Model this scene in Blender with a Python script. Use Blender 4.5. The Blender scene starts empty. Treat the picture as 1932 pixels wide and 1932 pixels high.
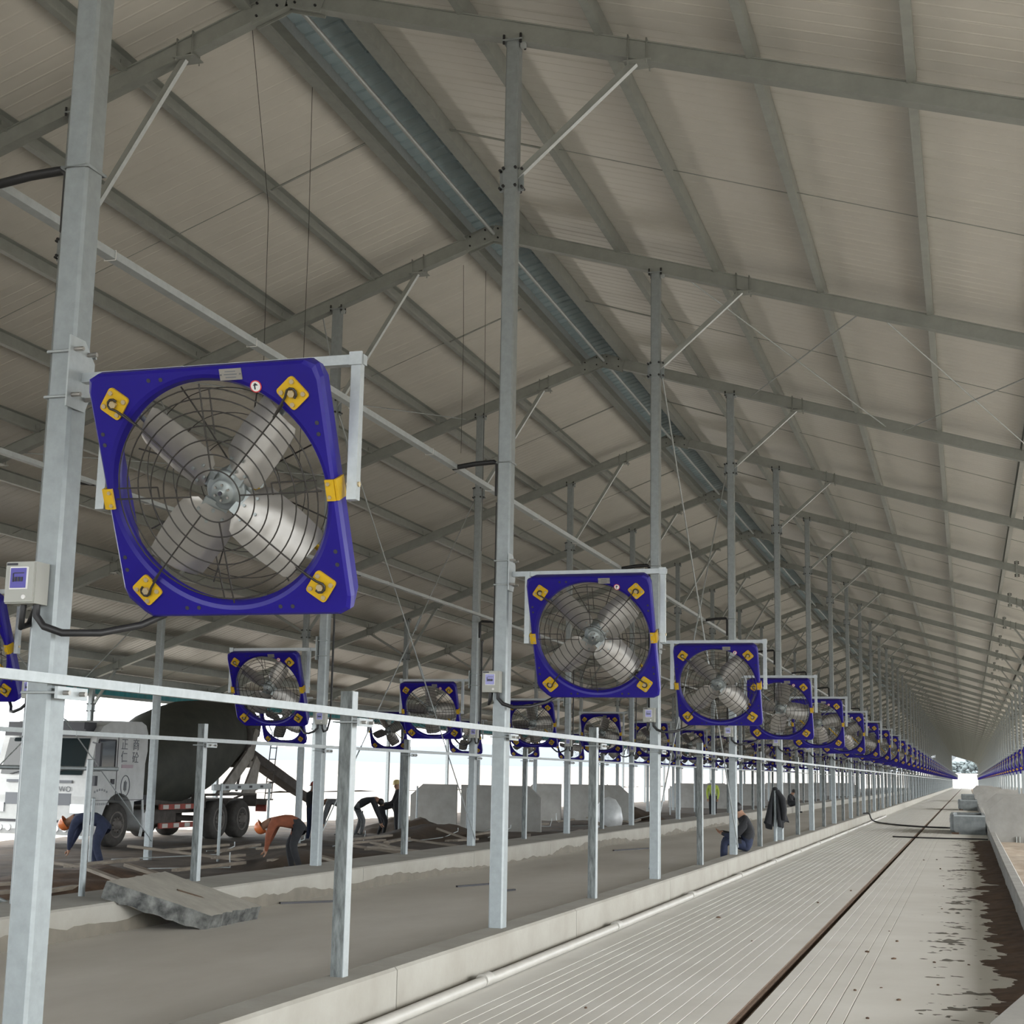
import bpy, bmesh, math, random
from mathutils import Vector, Matrix
R = math.radians
random.seed(7)
scene = bpy.context.scene
col = scene.collection

# ------------------------------------------------------------------ camera, sky, sun, exposure
F_PX = 2796.16
cam_d = bpy.data.cameras.new('camera')
cam_d.sensor_width = 36.0
cam_d.lens = F_PX / 1932.0 * 36.0
cam_d.clip_start, cam_d.clip_end = 0.05, 8000
cam = bpy.data.objects.new('camera', cam_d)
col.objects.link(cam)
PITCH, YAW, ROLL = 0.17471, -0.29714, 0.01871
fw = Vector((math.sin(YAW) * math.cos(PITCH), math.cos(YAW) * math.cos(PITCH), math.sin(PITCH)))
rt = fw.cross(Vector((0, 0, 1))).normalized()
up = rt.cross(fw)
r2 = rt * math.cos(ROLL) + up * math.sin(ROLL)
u2 = -rt * math.sin(ROLL) + up * math.cos(ROLL)
cm = Matrix((r2, u2, -fw)).transposed().to_4x4()
cm.translation = (0, 0, 1.66)
cam.matrix_world = cm
scene.camera = cam

world = bpy.data.worlds.new('overcast_sky')
scene.world = world
world.use_nodes = True
wn, wl = world.node_tree.nodes, world.node_tree.links
wn.clear()
w_out = wn.new('ShaderNodeOutputWorld')
w_bg = wn.new('ShaderNodeBackground')
w_tc = wn.new('ShaderNodeTexCoord')
w_sep = wn.new('ShaderNodeSeparateXYZ')
w_ramp = wn.new('ShaderNodeValToRGB')
wl.new(w_tc.outputs['Generated'], w_sep.inputs[0])
wl.new(w_sep.outputs['Z'], w_ramp.inputs[0])
w_ramp.color_ramp.elements[0].position = 0.0
w_ramp.color_ramp.elements[0].color = (0.86, 0.93, 1.0, 1)
w_ramp.color_ramp.elements[1].position = 0.35
w_ramp.color_ramp.elements[1].color = (1.0, 1.0, 0.98, 1)
wl.new(w_ramp.outputs[0], w_bg.inputs[0])
wl.new(w_bg.outputs[0], w_out.inputs[0])
w_bg.inputs[1].default_value = 1.0

sun_d = bpy.data.lights.new('hazy_sun', 'SUN')
sun_d.energy = 0.75
sun_d.angle = R(40)
sun_d.color = (1.0, 0.97, 0.92)
sun = bpy.data.objects.new('hazy_sun', sun_d)
sun.rotation_euler = Vector((-0.88, 0.22, -0.42)).to_track_quat('-Z', 'Y').to_euler()
col.objects.link(sun)

scene.cycles.max_bounces = 6
scene.cycles.diffuse_bounces = 3
scene.cycles.glossy_bounces = 2
scene.cycles.caustics_reflective = False
scene.cycles.caustics_refractive = False
scene.view_settings.view_transform = 'Standard'
scene.view_settings.look = 'None'
scene.view_settings.gamma = 1.0
scene.view_settings.use_curve_mapping = False
scene.view_settings.exposure = 2.82

# ------------------------------------------------------------------ materials
MATS = {}
def mat(name, color, rough=0.6, metal=0.0, noise=0.0, nscale=8.0, bump=0.0, bscale=60.0, spec=0.5, detail=4.0, color2=None, stretch=None, coords='Object'):
    if name in MATS: return MATS[name]
    m = bpy.data.materials.new(name)
    m.use_nodes = True
    nt = m.node_tree; n = nt.nodes; l = nt.links
    b = n['Principled BSDF']
    b.inputs['Base Color'].default_value = (*color, 1)
    b.inputs['Roughness'].default_value = rough
    b.inputs['Metallic'].default_value = metal
    b.inputs['Specular IOR Level'].default_value = spec
    tc = None
    if noise or bump or color2:
        tc = n.new('ShaderNodeTexCoord')
        src = tc.outputs[coords]
        if stretch:
            mp = n.new('ShaderNodeMapping'); mp.inputs['Scale'].default_value = stretch
            l.new(src, mp.inputs['Vector']); src = mp.outputs[0]
    if noise or color2:
        nz = n.new('ShaderNodeTexNoise')
        nz.inputs['Scale'].default_value = nscale; nz.inputs['Detail'].default_value = detail
        nz.inputs['Roughness'].default_value = 0.62
        l.new(src, nz.inputs['Vector'])
        rp = n.new('ShaderNodeValToRGB')
        e = rp.color_ramp.elements
        e[0].position, e[1].position = 0.32, 0.68
        if color2:
            e[0].color = (*color2, 1); e[1].color = (*color, 1)
        else:
            e[0].color = (*[c * (1 - noise) for c in color], 1); e[1].color = (*[min(1, c * (1 + noise)) for c in color], 1)
        l.new(nz.outputs['Fac'], rp.inputs[0])
        l.new(rp.outputs[0], b.inputs['Base Color'])
    if bump:
        nb = n.new('ShaderNodeTexNoise'); nb.inputs['Scale'].default_value = bscale; nb.inputs['Detail'].default_value = 3
        l.new(src, nb.inputs['Vector'])
        bp = n.new('ShaderNodeBump'); bp.inputs['Strength'].default_value = bump; bp.inputs['Distance'].default_value = 0.01
        l.new(nb.outputs['Fac'], bp.inputs['Height']); l.new(bp.outputs[0], b.inputs['Normal'])
    MATS[name] = m
    return m

GALV = mat('galvanized_steel', (0.258, 0.286, 0.292), 0.42, 0.25, 0.10, 14, coords='Object')
GALV_B = mat('bright_galvanized_steel', (0.37, 0.40, 0.405), 0.38, 0.25, 0.08, 20)
GALV_F = mat('frame_galvanized_steel', (0.28, 0.297, 0.277), 0.42, 0.2, 0.08, 6)
STAIN = mat('stained_galvanized_steel', (0.20, 0.22, 0.215), 0.6, 0.15, color2=(0.055, 0.062, 0.06), nscale=5, stretch=(6, 6, 1.2))
CAP = mat('ridge_sheet_steel', (0.36, 0.46, 0.50), 0.4, 0.1, 0.10, 3)
ROOFM = mat('roof_panel_underside', (0.585, 0.57, 0.525), 0.30, 0.0, 0.05, 1.2)
TEAL = mat('teal_sheet', (0.012, 0.22, 0.24), 0.5, 0.0, 0.1, 3)
BLUE = mat('blue_plastic', (0.012, 0.006, 0.20), 0.38, 0.0, 0.06, 3, spec=0.35)
YEL = mat('yellow_paint', (0.58, 0.36, 0.010), 0.45, 0.0, 0.05, 8)
BOLT = mat('zinc_bolt', (0.55, 0.45, 0.28), 0.4, 0.6)
BLK = mat('black_rubber', (0.012, 0.012, 0.013), 0.5)
WIRE = mat('black_wire', (0.02, 0.017, 0.014), 0.45)
STEEL = mat('brushed_stainless', (0.34, 0.325, 0.30), 0.36, 0.55, 0.06, 10)
HUB = mat('cast_hub_metal', (0.30, 0.33, 0.325), 0.5, 0.5, 0.08, 20)
WHITE = mat('white_plastic', (0.72, 0.72, 0.70), 0.5)
RED = mat('sticker_red', (0.55, 0.04, 0.05), 0.5)
INK = mat('dark_ink', (0.03, 0.03, 0.04), 0.6)
BOXG = mat('switch_box_grey', (0.36, 0.365, 0.33), 0.5)
WINDOW_V = mat('violet_window', (0.10, 0.09, 0.36), 0.15)
AISLE = mat('aisle_concrete', (0.71, 0.70, 0.66), 0.5, 0.0, color2=(0.62, 0.605, 0.56), nscale=0.8, bump=0.15, bscale=25, detail=7)
ALLEY = mat('feed_alley_concrete', (0.60, 0.575, 0.525), 0.6, 0.0, color2=(0.47, 0.44, 0.39), nscale=0.6, bump=0.15, bscale=20, detail=8, stretch=(1, 0.35, 1))
CURB = mat('curb_concrete', (0.335, 0.325, 0.29), 0.85, 0.0, color2=(0.27, 0.255, 0.22), nscale=1.6, bump=0.2, bscale=30, detail=8)
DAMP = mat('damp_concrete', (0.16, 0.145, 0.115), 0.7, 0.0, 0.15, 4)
GREYC = mat('precast_concrete', (0.30, 0.295, 0.275), 0.85, 0.0, color2=(0.235, 0.23, 0.215), nscale=2.5, bump=0.2, bscale=25, detail=6)
TROUGH = mat('trough_concrete', (0.21, 0.23, 0.23), 0.7, 0.0, color2=(0.12, 0.135, 0.14), nscale=3.5, bump=0.2, bscale=20)
SLABM = mat('broken_slab', (0.29, 0.275, 0.24), 0.85, 0.0, 0.12, 5, bump=0.3, bscale=30)
SLABE = mat('broken_slab_edge', (0.17, 0.175, 0.165), 0.85, 0.0, color2=(0.02, 0.022, 0.022), nscale=7, bump=0.5, bscale=18)
RUST = mat('rusty_slot', (0.10, 0.062, 0.038), 0.8, 0.0, 0.3, 20)
DIRT = mat('brown_earth', (0.135, 0.082, 0.05), 0.95, 0.0, color2=(0.055, 0.034, 0.022), nscale=4, bump=0.6, bscale=14, detail=8)
MUD = mat('dark_mud', (0.13, 0.12, 0.10), 0.8, 0.0, 0.3, 9, bump=0.4, bscale=25)
SITE = mat('site_soil', (0.085, 0.060, 0.040), 0.95, 0.0, color2=(0.03, 0.023, 0.017), nscale=1.2, bump=0.6, bscale=10, detail=9)
BED = mat('bedding_sand', (0.40, 0.34, 0.27), 0.95, 0.0, color2=(0.24, 0.185, 0.135), nscale=2.4, bump=0.5, bscale=14, detail=8)
SAND = mat('outdoor_sand', (0.27, 0.245, 0.215), 0.95, 0.0, color2=(0.21, 0.19, 0.16), nscale=0.12, detail=8)
WOOD = mat('formwork_timber', (0.27, 0.235, 0.19), 0.85, 0.0, color2=(0.15, 0.125, 0.10), nscale=6, stretch=(3, 0.5, 3))
PIPEM = mat('white_pipe', (0.40, 0.39, 0.36), 0.45, 0.0, 0.08, 3)
TWHITE = mat('truck_white_paint', (0.55, 0.56, 0.55), 0.4, 0.0, color2=(0.44, 0.45, 0.44), nscale=3)
TDRUM = mat('mixer_drum_paint', (0.050, 0.052, 0.040), 0.75, 0.0, color2=(0.030, 0.032, 0.026), nscale=2.2)
TBLK = mat('truck_dark_plastic', (0.035, 0.036, 0.042), 0.55)
TGREY = mat('truck_grille_grey', (0.13, 0.14, 0.155), 0.5)
TGLASS = mat('cab_glass', (0.02, 0.028, 0.03), 0.06)
TYRE = mat('dusty_tyre', (0.045, 0.042, 0.038), 0.9, 0.0, 0.2, 8)
RIM = mat('dirty_rim', (0.12, 0.11, 0.10), 0.7, 0.2, 0.2, 10)
CHAS = mat('muddy_chassis', (0.06, 0.052, 0.045), 0.85, 0.0, 0.25, 6)
TRED = mat('guard_rail_red', (0.25, 0.05, 0.035), 0.7, 0.0, 0.2, 6)
LAMPG = mat('headlamp_glass', (0.65, 0.68, 0.70), 0.12, 0.4)
SKIN = mat('skin', (0.30, 0.17, 0.11), 0.6)
CL_BLK = mat('black_cloth', (0.018, 0.019, 0.022), 0.9, 0.0, 0.2, 12)
CL_NAVY = mat('navy_cloth', (0.018, 0.025, 0.055), 0.9, 0.0, 0.2, 12)
CL_RUST = mat('rust_orange_cloth', (0.20, 0.062, 0.03), 0.9, 0.0, 0.15, 12)
CL_GREY = mat('grey_cloth', (0.10, 0.105, 0.11), 0.9, 0.0, 0.2, 12)
CL_JEAN = mat('faded_denim', (0.075, 0.095, 0.12), 0.9, 0.0, 0.25, 10)
CL_VEST = mat('yellow_green_vest', (0.42, 0.52, 0.08), 0.8)
H_ORG = mat('orange_helmet', (0.62, 0.17, 0.05), 0.4)
H_RED = mat('red_helmet', (0.42, 0.09, 0.07), 0.4)
H_YEL = mat('pale_yellow_helmet', (0.60, 0.48, 0.22), 0.4)
HAIR = mat('black_hair', (0.012, 0.010, 0.009), 0.6)
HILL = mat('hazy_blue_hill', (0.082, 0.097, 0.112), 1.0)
BANK = mat('rubbly_bank_earth', (0.135, 0.12, 0.105), 0.95, 0.0, color2=(0.095, 0.083, 0.072), nscale=0.3, detail=8)
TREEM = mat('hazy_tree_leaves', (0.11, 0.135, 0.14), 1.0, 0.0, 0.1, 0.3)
TARP = mat('teal_tarpaulin', (0.05, 0.14, 0.12), 0.6, 0.0, 0.2, 4)
PLASTIC = mat('milky_plastic_sheet', (0.50, 0.52, 0.52), 0.3, 0.0, 0.1, 5)

# ------------------------------------------------------------------ mesh helpers
class MB:
    """collects vertices and faces (with material slots) for one mesh"""
    def __init__(s): s.v = []; s.f = []; s.m = []; s.sm = []
    def add(s, vs, fs, mi=0, smooth=False, M=None):
        o = len(s.v)
        s.v += [tuple(M @ Vector(p)) if M else tuple(p) for p in vs]
        for f in fs: s.f.append([i + o for i in f]); s.m.append(mi); s.sm.append(smooth)
    def box(s, c, d, mi=0, M=None, ch=0.0):
        x, y, z = [k / 2 for k in d]
        if ch:
            h = ch
            pr = [(-x + h, -y), (x - h, -y), (x, -y + h), (x, y - h), (x - h, y), (-x + h, y), (-x, y - h), (-x, -y + h)]
            s.prism([(c[0] + a, c[1] + b) for a, b in pr], c[2] - z, c[2] + z, mi, M); return
        vs = [(c[0] + i * x, c[1] + j * y, c[2] + k * z) for i in (-1, 1) for j in (-1, 1) for k in (-1, 1)]
        s.add(vs, [(0, 1, 3, 2), (4, 6, 7, 5), (0, 4, 5, 1), (2, 3, 7, 6), (0, 2, 6, 4), (1, 5, 7, 3)], mi, False, M)
    def prism(s, poly, z0, z1, mi=0, M=None, smooth=False):
        n = len(poly)
        vs = [(a, b, z0) for a, b in poly] + [(a, b, z1) for a, b in poly]
        s.add(vs, [tuple(range(n - 1, -1, -1)), tuple(range(n, 2 * n))], mi, False, M)
        s.add(vs, [(i, (i + 1) % n, n + (i + 1) % n, n + i) for i in range(n)], mi, smooth, M)
    def bar(s, p0, p1, w, h, mi=0, upv=(0, 0, 1)):
        """rectangular bar from p0 to p1; w across, h along up"""
        p0, p1 = Vector(p0), Vector(p1)
        d = (p1 - p0).normalized(); u = Vector(upv)
        if abs(d.dot(u)) > 0.99: u = Vector((0, 1, 0))
        a = d.cross(u).normalized(); u = a.cross(d)
        vs = [p + a * (i * w / 2) + u * (k * h / 2) for p in (p0, p1) for i, k in ((-1, -1), (1, -1), (1, 1), (-1, 1))]
        s.add(vs, [(3, 2, 1, 0), (4, 5, 6, 7), (0, 1, 5, 4), (1, 2, 6, 5), (2, 3, 7, 6), (3, 0, 4, 7)], mi)
    def tube(s, pts, r, n=8, mi=0, smooth=True, closed=False, radii=None):
        pts = [Vector(p) for p in pts]; N = len(pts); vs = []
        prev = None
        for i, p in enumerate(pts):
            if closed: t = pts[(i + 1) % N] - pts[i - 1]
            else: t = pts[min(i + 1, N - 1)] - pts[max(i - 1, 0)]
            t.normalize()
            if prev is None:
                a = t.cross(Vector((0, 0, 1)))
                if a.length < 0.05: a = t.cross(Vector((0, 1, 0)))
                a.normalize()
            else:
                a = (prev - t * prev.dot(t)).normalized()
            prev = a; b = t.cross(a)
            rr = radii[i] if radii else r
            vs += [p + (a * math.cos(2 * math.pi * k / n) + b * math.sin(2 * math.pi * k / n)) * rr for k in range(n)]
        fs = []
        for i in range(N if closed else N - 1):
            j = (i + 1) % N
            fs += [(i * n + k, i * n + (k + 1) % n, j * n + (k + 1) % n, j * n + k) for k in range(n)]
        s.add(vs, fs, mi, smooth)
        if not closed: s.add(vs[:n] + vs[-n:], [tuple(range(n - 1, -1, -1)), tuple(range(n, 2 * n))], mi)
    def cyl(s, p0, p1, r, n=10, mi=0, smooth=True): s.tube([p0, p1], r, n, mi, smooth)
    def lathe(s, prof, n=24, mi=0, M=None, smooth=True):
        """profile of (radius, y), turned about the y axis"""
        vs = []; fs = []
        for r, y in prof: vs += [(r * math.cos(2 * math.pi * k / n), y, r * math.sin(2 * math.pi * k / n)) for k in range(n)]
        for i in range(len(prof) - 1):
            fs += [(i * n + k, (i + 1) * n + k, (i + 1) * n + (k + 1) % n, i * n + (k + 1) % n) for k in range(n)]
        s.add(vs, fs, mi, smooth, M)
    def sphere(s, c, r, n=12, mi=0, M=None):
        rx, ry, rz = (r, r, r) if not hasattr(r, '__len__') else r
        vs = []; fs = []; h = n // 2
        for i in range(h + 1):
            th = math.pi * i / h
            vs += [(c[0] + rx * math.sin(th) * math.cos(2 * math.pi * k / n), c[1] + ry * math.sin(th) * math.sin(2 * math.pi * k / n), c[2] + rz * math.cos(th)) for k in range(n)]
        for i in range(h): fs += [(i * n + k, (i + 1) * n + k, (i + 1) * n + (k + 1) % n, i * n + (k + 1) % n) for k in range(n)]
        s.add(vs, fs, mi, True, M)
    def mesh(s, name, mats):
        me = bpy.data.meshes.new(name)
        me.from_pydata([tuple(p) for p in s.v], [], s.f)
        for m in (mats if isinstance(mats, (list, tuple)) else [mats]): me.materials.append(m)
        me.polygons.foreach_set('material_index', s.m)
        me.polygons.foreach_set('use_smooth', s.sm)
        me.update()
        return me
    def build(s, name, mats, parent=None, loc=None, rot=None):
        return link(name, s.mesh(name, mats), parent, loc, rot)

def link(name, data, parent=None, loc=None, rot=None, M=None):
    o = bpy.data.objects.new(name, data)
    col.objects.link(o)
    if parent: o.parent = parent
    if M is not None: o.matrix_local = M
    if loc: o.location = loc
    if rot: o.rotation_euler = rot
    return o
def tag(o, label=None, cat=None, group=None, kind=None):
    if label: o['label'] = label
    if cat: o['category'] = cat
    if group: o['group'] = group
    if kind: o['kind'] = kind
    return o
def empty(name, loc=(0, 0, 0), rz=0):
    o = bpy.data.objects.new(name, None); col.objects.link(o)
    o.location = loc; o.rotation_euler = (0, 0, rz); o.empty_display_size = 0.1
    return o
def place(tpl, name, loc, rz=0, over=None):
    """copy a thing and its parts: tpl is a list of (part name, mesh, parent index or None, matrix)"""
    root = empty(name, loc, rz); made = []
    for nm, me, par, M in tpl:
        o = link(nm, me, root if par is None else made[par], M=(over or {}).get(nm, M))
        made.append(o)
    return root
def joined(tpl, name):
    """the whole template as one mesh, for copies too far off to show their parts"""
    bm = bmesh.new(); mats = []; W = []
    for nm, me, par, M in tpl:
        w = (W[par] if par is not None else Matrix()) @ M; W.append(w)
        o0 = len(bm.faces); v0 = len(bm.verts)
        bm.from_mesh(me); bm.faces.ensure_lookup_table(); bm.verts.ensure_lookup_table()
        for v in bm.verts[v0:]: v.co = w @ v.co
        idx = []
        for m in me.materials:
            if m not in mats: mats.append(m)
            idx.append(mats.index(m))
        for f in bm.faces[o0:]: f.material_index = idx[f.material_index]
    out = bpy.data.meshes.new(name); bm.to_mesh(out); bm.free()
    for m in mats: out.materials.append(m)
    return out
ORD = ['zeroth', 'first', 'second', 'third', 'fourth', 'fifth', 'sixth', 'seventh', 'eighth', 'ninth', 'tenth', 'eleventh', 'twelfth', 'thirteenth', 'fourteenth', 'fifteenth', 'sixteenth']

# ------------------------------------------------------------------ layout of the barn (metres; camera stands at x=0, y=0)
BAY = 7.0
def YK(k): return 12.895 + BAY * (k - 2)
NB = 61                                   # bays in view
Y0, Y1 = -15.0, YK(NB) + 0.4
XR = -6.468                               # ridge
X1, X2, X3, X4 = -4.012, -8.914, -15.70, -21.70      # column rows left of the camera
XA, XB = 2.76, 8.76                       # column rows right of the camera
ZAP = 9.44                                # underside of the rafters at the ridge
SR, SL = 0.295, 0.365
def zr(x): return ZAP - (SR * (x - XR) if x > XR else SL * (XR - x))
RAF_H = 0.20; PUR_H = 0.20
def zroof(x): return zr(x) + RAF_H + PUR_H + 0.01
CURB_Z = 0.323
XE_L, XE_R = -22.3, 9.4

# ---- floors
def strip_mesh(profile, ys, mi_f=None):
    """extrude a cross-section (x, z) along y"""
    mb = MB(); n = len(profile)
    vs = [(x, y, z) for y in ys for x, z in profile]
    for j in range(len(ys) - 1):
        for i in range(n - 1):
            mb.add([], [], 0)
            mb.f.append([j * n + i, j * n + i + 1, (j + 1) * n + i + 1, (j + 1) * n + i]); mb.m.append(mi_f(profile[i], profile[i + 1]) if mi_f else 0); mb.sm.append(False)
    mb.v = vs
    return mb
prof = [(-3.832, 0.0)]
def groove(x, w=0.010, d=0.009): prof.extend([(x - w / 2, 0), (x - w / 4, -d), (x + w / 4, -d), (x + w / 2, 0)])
gx = [-3.42 + 0.113 * i for i in range(15)]
for x in gx: groove(x)
prof.extend([(-1.635, 0), (-1.63, -0.01), (-1.606, -0.014), (-1.602, -0.10), (-1.558, -0.10), (-1.554, -0.012), (-1.535, -0.006), (-1.53, 0)])
for x in [-1.44 + 0.112 * i for i in range(6)]: groove(x)
prof.append((0.60, 0.0))
def fm(a, b): return 1 if (a[0] > -1.64 and b[0] < -1.525) else (2 if a[1] < -0.0085 and b[1] < -0.0085 else 0)
GROOVE = mat('groove_bottom', (0.30, 0.28, 0.24), 0.9)  # darker colour on the groove bottoms
fl = strip_mesh(prof, [Y0, 30, 100, Y1 + 3], fm).build('floor', [AISLE, RUST, GROOVE])
tag(fl, 'pale grooved concrete cow aisle with a rusty drain slot', kind='structure')
al = MB(); al.box(((-4.11 - 8.22) / 2, (Y0 + Y1) / 2, -0.09), (4.12, Y1 - Y0 + 6, 0.22))
tag(al.build('floor_feed_alley', ALLEY), 'dusty tan concrete feed alley between the two curbs', kind='structure')

def curb_run(name, x0, x1, label, zt=CURB_Z, zb=-0.3, m=CURB, seg=5.0, yend=None, lip=0.012):
    """curb cast in lengths; each length is a piece of its own"""
    root = empty(name); tag(root, label, kind='structure')
    y = Y0; i = 0; ye = yend or Y1 + 2
    mb = MB(); w = x1 - x0
    mb.prism([(-w / 2, zb), (w / 2, zb), (w / 2, zt - 0.02), (w / 2 - 0.02, zt), (-w / 2 + 0.02, zt), (-w / 2, zt - 0.02)], 0.0, seg - lip, 0, Matrix(((1, 0, 0, 0), (0, 0, 1, 0), (0, 1, 0, 0), (0, 0, 0, 1))))
    me = mb.mesh('curb_length', m)
    while y < min(ye, 160):
        link('curb_length', me, root, ((x0 + x1) / 2, y, 0)); y += seg
    if y < ye:
        mb = MB(); mb.box(((x0 + x1) / 2, (y + ye) / 2, (zt + zb) / 2), (w, ye - y, zt - zb)); mb.build('curb_length', m, root)
    return root
curb_run('curb', -4.11, -3.83, 'pale concrete curb carrying the feed rail posts beside the grooved aisle')
curb_run('curb', -9.16, -8.22, 'wide low concrete curb on the far side of the feed alley')
# damp stains creeping up the far curb, as thin irregular plaster-like skins
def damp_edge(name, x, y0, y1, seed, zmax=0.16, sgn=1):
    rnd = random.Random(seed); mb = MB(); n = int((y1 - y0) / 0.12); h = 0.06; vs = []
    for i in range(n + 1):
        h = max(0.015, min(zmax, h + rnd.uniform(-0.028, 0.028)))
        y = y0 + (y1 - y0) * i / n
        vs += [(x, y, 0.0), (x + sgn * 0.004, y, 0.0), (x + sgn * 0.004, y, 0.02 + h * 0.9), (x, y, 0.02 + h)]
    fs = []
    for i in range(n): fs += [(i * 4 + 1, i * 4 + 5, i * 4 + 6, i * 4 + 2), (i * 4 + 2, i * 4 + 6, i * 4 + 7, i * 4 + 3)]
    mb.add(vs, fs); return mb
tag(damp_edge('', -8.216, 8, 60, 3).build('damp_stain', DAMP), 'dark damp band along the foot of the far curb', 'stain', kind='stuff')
# right-hand curb, bedding, near block
curb_run('curb', 0.54, 0.70, 'narrow rough grey curb edging the sandy stalls', zt=0.28, zb=-0.3, m=GREYC, seg=3.5, yend=200)
bd = MB(); 
def grid(mb, x0, x1, y0, y1, nx, ny, zf, mi=0):
    vs = [(x0 + (x1 - x0) * i / nx, y0 + (y1 - y0) * j / ny, 0) for j in range(ny + 1) for i in range(nx + 1)]
    vs = [(x, y, zf(x, y)) for x, y, _ in vs]
    mb.add(vs, [(j * (nx + 1) + i, j * (nx + 1) + i + 1, (j + 1) * (nx + 1) + i + 1, (j + 1) * (nx + 1) + i) for j in range(ny) for i in range(nx)], mi, True)
from mathutils import noise as NZ
def nz(x, y, s, o=0.0): return NZ.noise(Vector((x * s + o, y * s - o, o * 0.37)))
grid(bd, 0.70, 5.0, Y0, 45, 20, 240, lambda x, y: 0.02 + 0.07 * nz(x, y, 1.1, 3) + 0.03 * nz(x, y, 4.0, 8))
grid(bd, 0.70, 5.0, 45, Y1, 8, 120, lambda x, y: -0.05 + 0.05 * nz(x, y, 0.8, 3))
tag(bd.build('floor_bedding', BED), 'loose sandy bedding ground behind the narrow curb', kind='structure')
gb = MB(); gb.prism([(-0.2, 8.0), (0.07, 9.6), (0.32, 11.06), (0.50, 12.05), (0.53, 12.05), (0.53, 8.0)], 0, 0.25)
tag(gb.build('concrete_block', GREYC), 'grey concrete block end in the lower corner beside the brown earth', 'block')
ro = MB(); ro.box((7.0, (Y0 + Y1) / 2, -0.1), (4.0, Y1 - Y0, 0.2)); tag(ro.build('floor_outer_alley', AISLE), 'concrete outer alley on the camera side of the barn', kind='structure')
# left building-site soil
st = MB()
def zs(x, y): return -0.17 + 0.05 * nz(x, y, 0.7, 5) + 0.035 * nz(x, y, 2.6, 2) + (0.10 * max(0, nz(x, y, 0.35, 9)) if -17 < x < -10 else 0)
grid(st, -22.5, -9.14, 4, 76, 70, 300, zs)
grid(st, -22.5, -9.14, 76, Y1, 14, 120, lambda x, y: -0.17)
tag(st.build('floor_site_soil', SITE), 'dark churned building site soil beyond the far curb', kind='structure')
# outdoors
og = MB(); grid(og, -3000, 3000, -600, 4000, 60, 60, lambda x, y: -0.45)
tag(og.build('ground', SAND), 'pale sandy plain outside the barn', kind='structure')

# ------------------------------------------------------------------ roof
roof = empty('roof'); tag(roof, 'long double pitched roof of pale ribbed sheets on steel purlins', kind='structure')
def panel_mesh(side, width, name):
    """one roof sheet: shallow ribs run down the slope, raised joint at its edge"""
    xa, xb = (XR + 0.50, XE_R) if side > 0 else (XR - 0.49, XE_L)
    mb = MB(); pr = []
    n = 5
    for i in range(n):
        y = width * i / n
        pr += [(y + 0.004, 0.010 if i == 0 else 0.0), (y + 0.02, 0.0), (y + width / n - 0.03, 0.0), (y + width / n - 0.02, -0.004), (y + width / n - 0.008, -0.004)]
    pr += [(width - 0.004, 0.010)]
    low = [(x, y, zroof(x) + h) for x in (xa, xb) for y, h in pr]
    k = len(pr)
    mb.add(low, [(i, i + 1, k + i + 1, k + i) for i in range(k - 1)])
    top = [(x, y, zroof(x) + 0.06) for x in (xa, xb) for y in (0.0, width)]
    mb.add(top, [(0, 1, 3, 2)])
    return mb.mesh(name, ROOFM)
PW = 1.0; y_near = -20.0; n_near = 150
for side in (1, -1):
    me = panel_mesh(side, PW, 'roof_panel')
    for i in range(n_near): link('roof_panel', me, roof, (0, y_near + i * PW, 0))
    mb = MB(); xa, xb = (XR + 0.50, XE_R) if side > 0 else (XR - 0.49, XE_L)
    ye = y_near + n_near * PW
    for i in range(int((Y1 + 1 - ye) / 2.0)):
        y = ye + 2.0 * i
        mb.add([(x, yy, zroof(x) + h) for x in (xa, xb) for yy, h in ((y + 0.01, 0.004), (y + 0.06, 0), (y + 1.94, 0), (y + 1.99, 0.004))], [(0, 1, 5, 4), (1, 2, 6, 5), (2, 3, 7, 6)])
    o = mb.build('far_roof_panels', ROOFM, roof); o['kind'] = 'stuff'
    mb = MB(); mb.add([(x, y, zroof(x) + 0.075 + t) for t in (0, 0.02) for x in (xa, xb) for y in (y_near, Y1 + 1)], [(0, 1, 3, 2), (4, 6, 7, 5), (0, 4, 5, 1), (1, 5, 7, 3), (3, 7, 6, 2), (2, 6, 4, 0)])
    mb.build('outer_skin', GALV_F, roof)
# purlins: lipped channel section, laid along the barn
PX_R = [-5.93, -4.51, -3.10, -1.66, -0.235, 1.18, 2.60, 4.0, 5.4, 6.8, 8.2, 9.2]
PX_L = [-7.0, -8.385, -9.82, -11.25, -12.65, -14.05, -15.45, -16.9, -18.3, -19.7, -21.1, -22.1]
def purlin(x, s):
    zb = zr(x) + RAF_H; t = 0.006; fl_ = 0.085; lp = 0.025
    pr = [(0, 0), (fl_ * s, 0), (fl_ * s, lp), (fl_ * s - t * s, lp), (fl_ * s - t * s, t), (t * s, t), (t * s, PUR_H - t), (fl_ * s, PUR_H - t), (fl_ * s, PUR_H), (0, PUR_H)]
    if x in (-5.93, -7.0): pr = [(a * 1.6, b) for a, b in pr]
    mb = MB(); yy = (y_near, Y1 + 0.8); n = len(pr)
    vs = [(x + a, y, zb + b) for y in yy for a, b in pr]
    mb.add(vs, [(i, (i + 1) % n, n + (i + 1) % n, n + i) for i in range(n)] + [tuple(range(n)), tuple(range(2 * n - 1, n - 1, -1))])
    return mb.build('purlin', GALV_F, roof)
for x in PX_R: purlin(x, -1)
for x in PX_L: purlin(x, 1)
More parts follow.
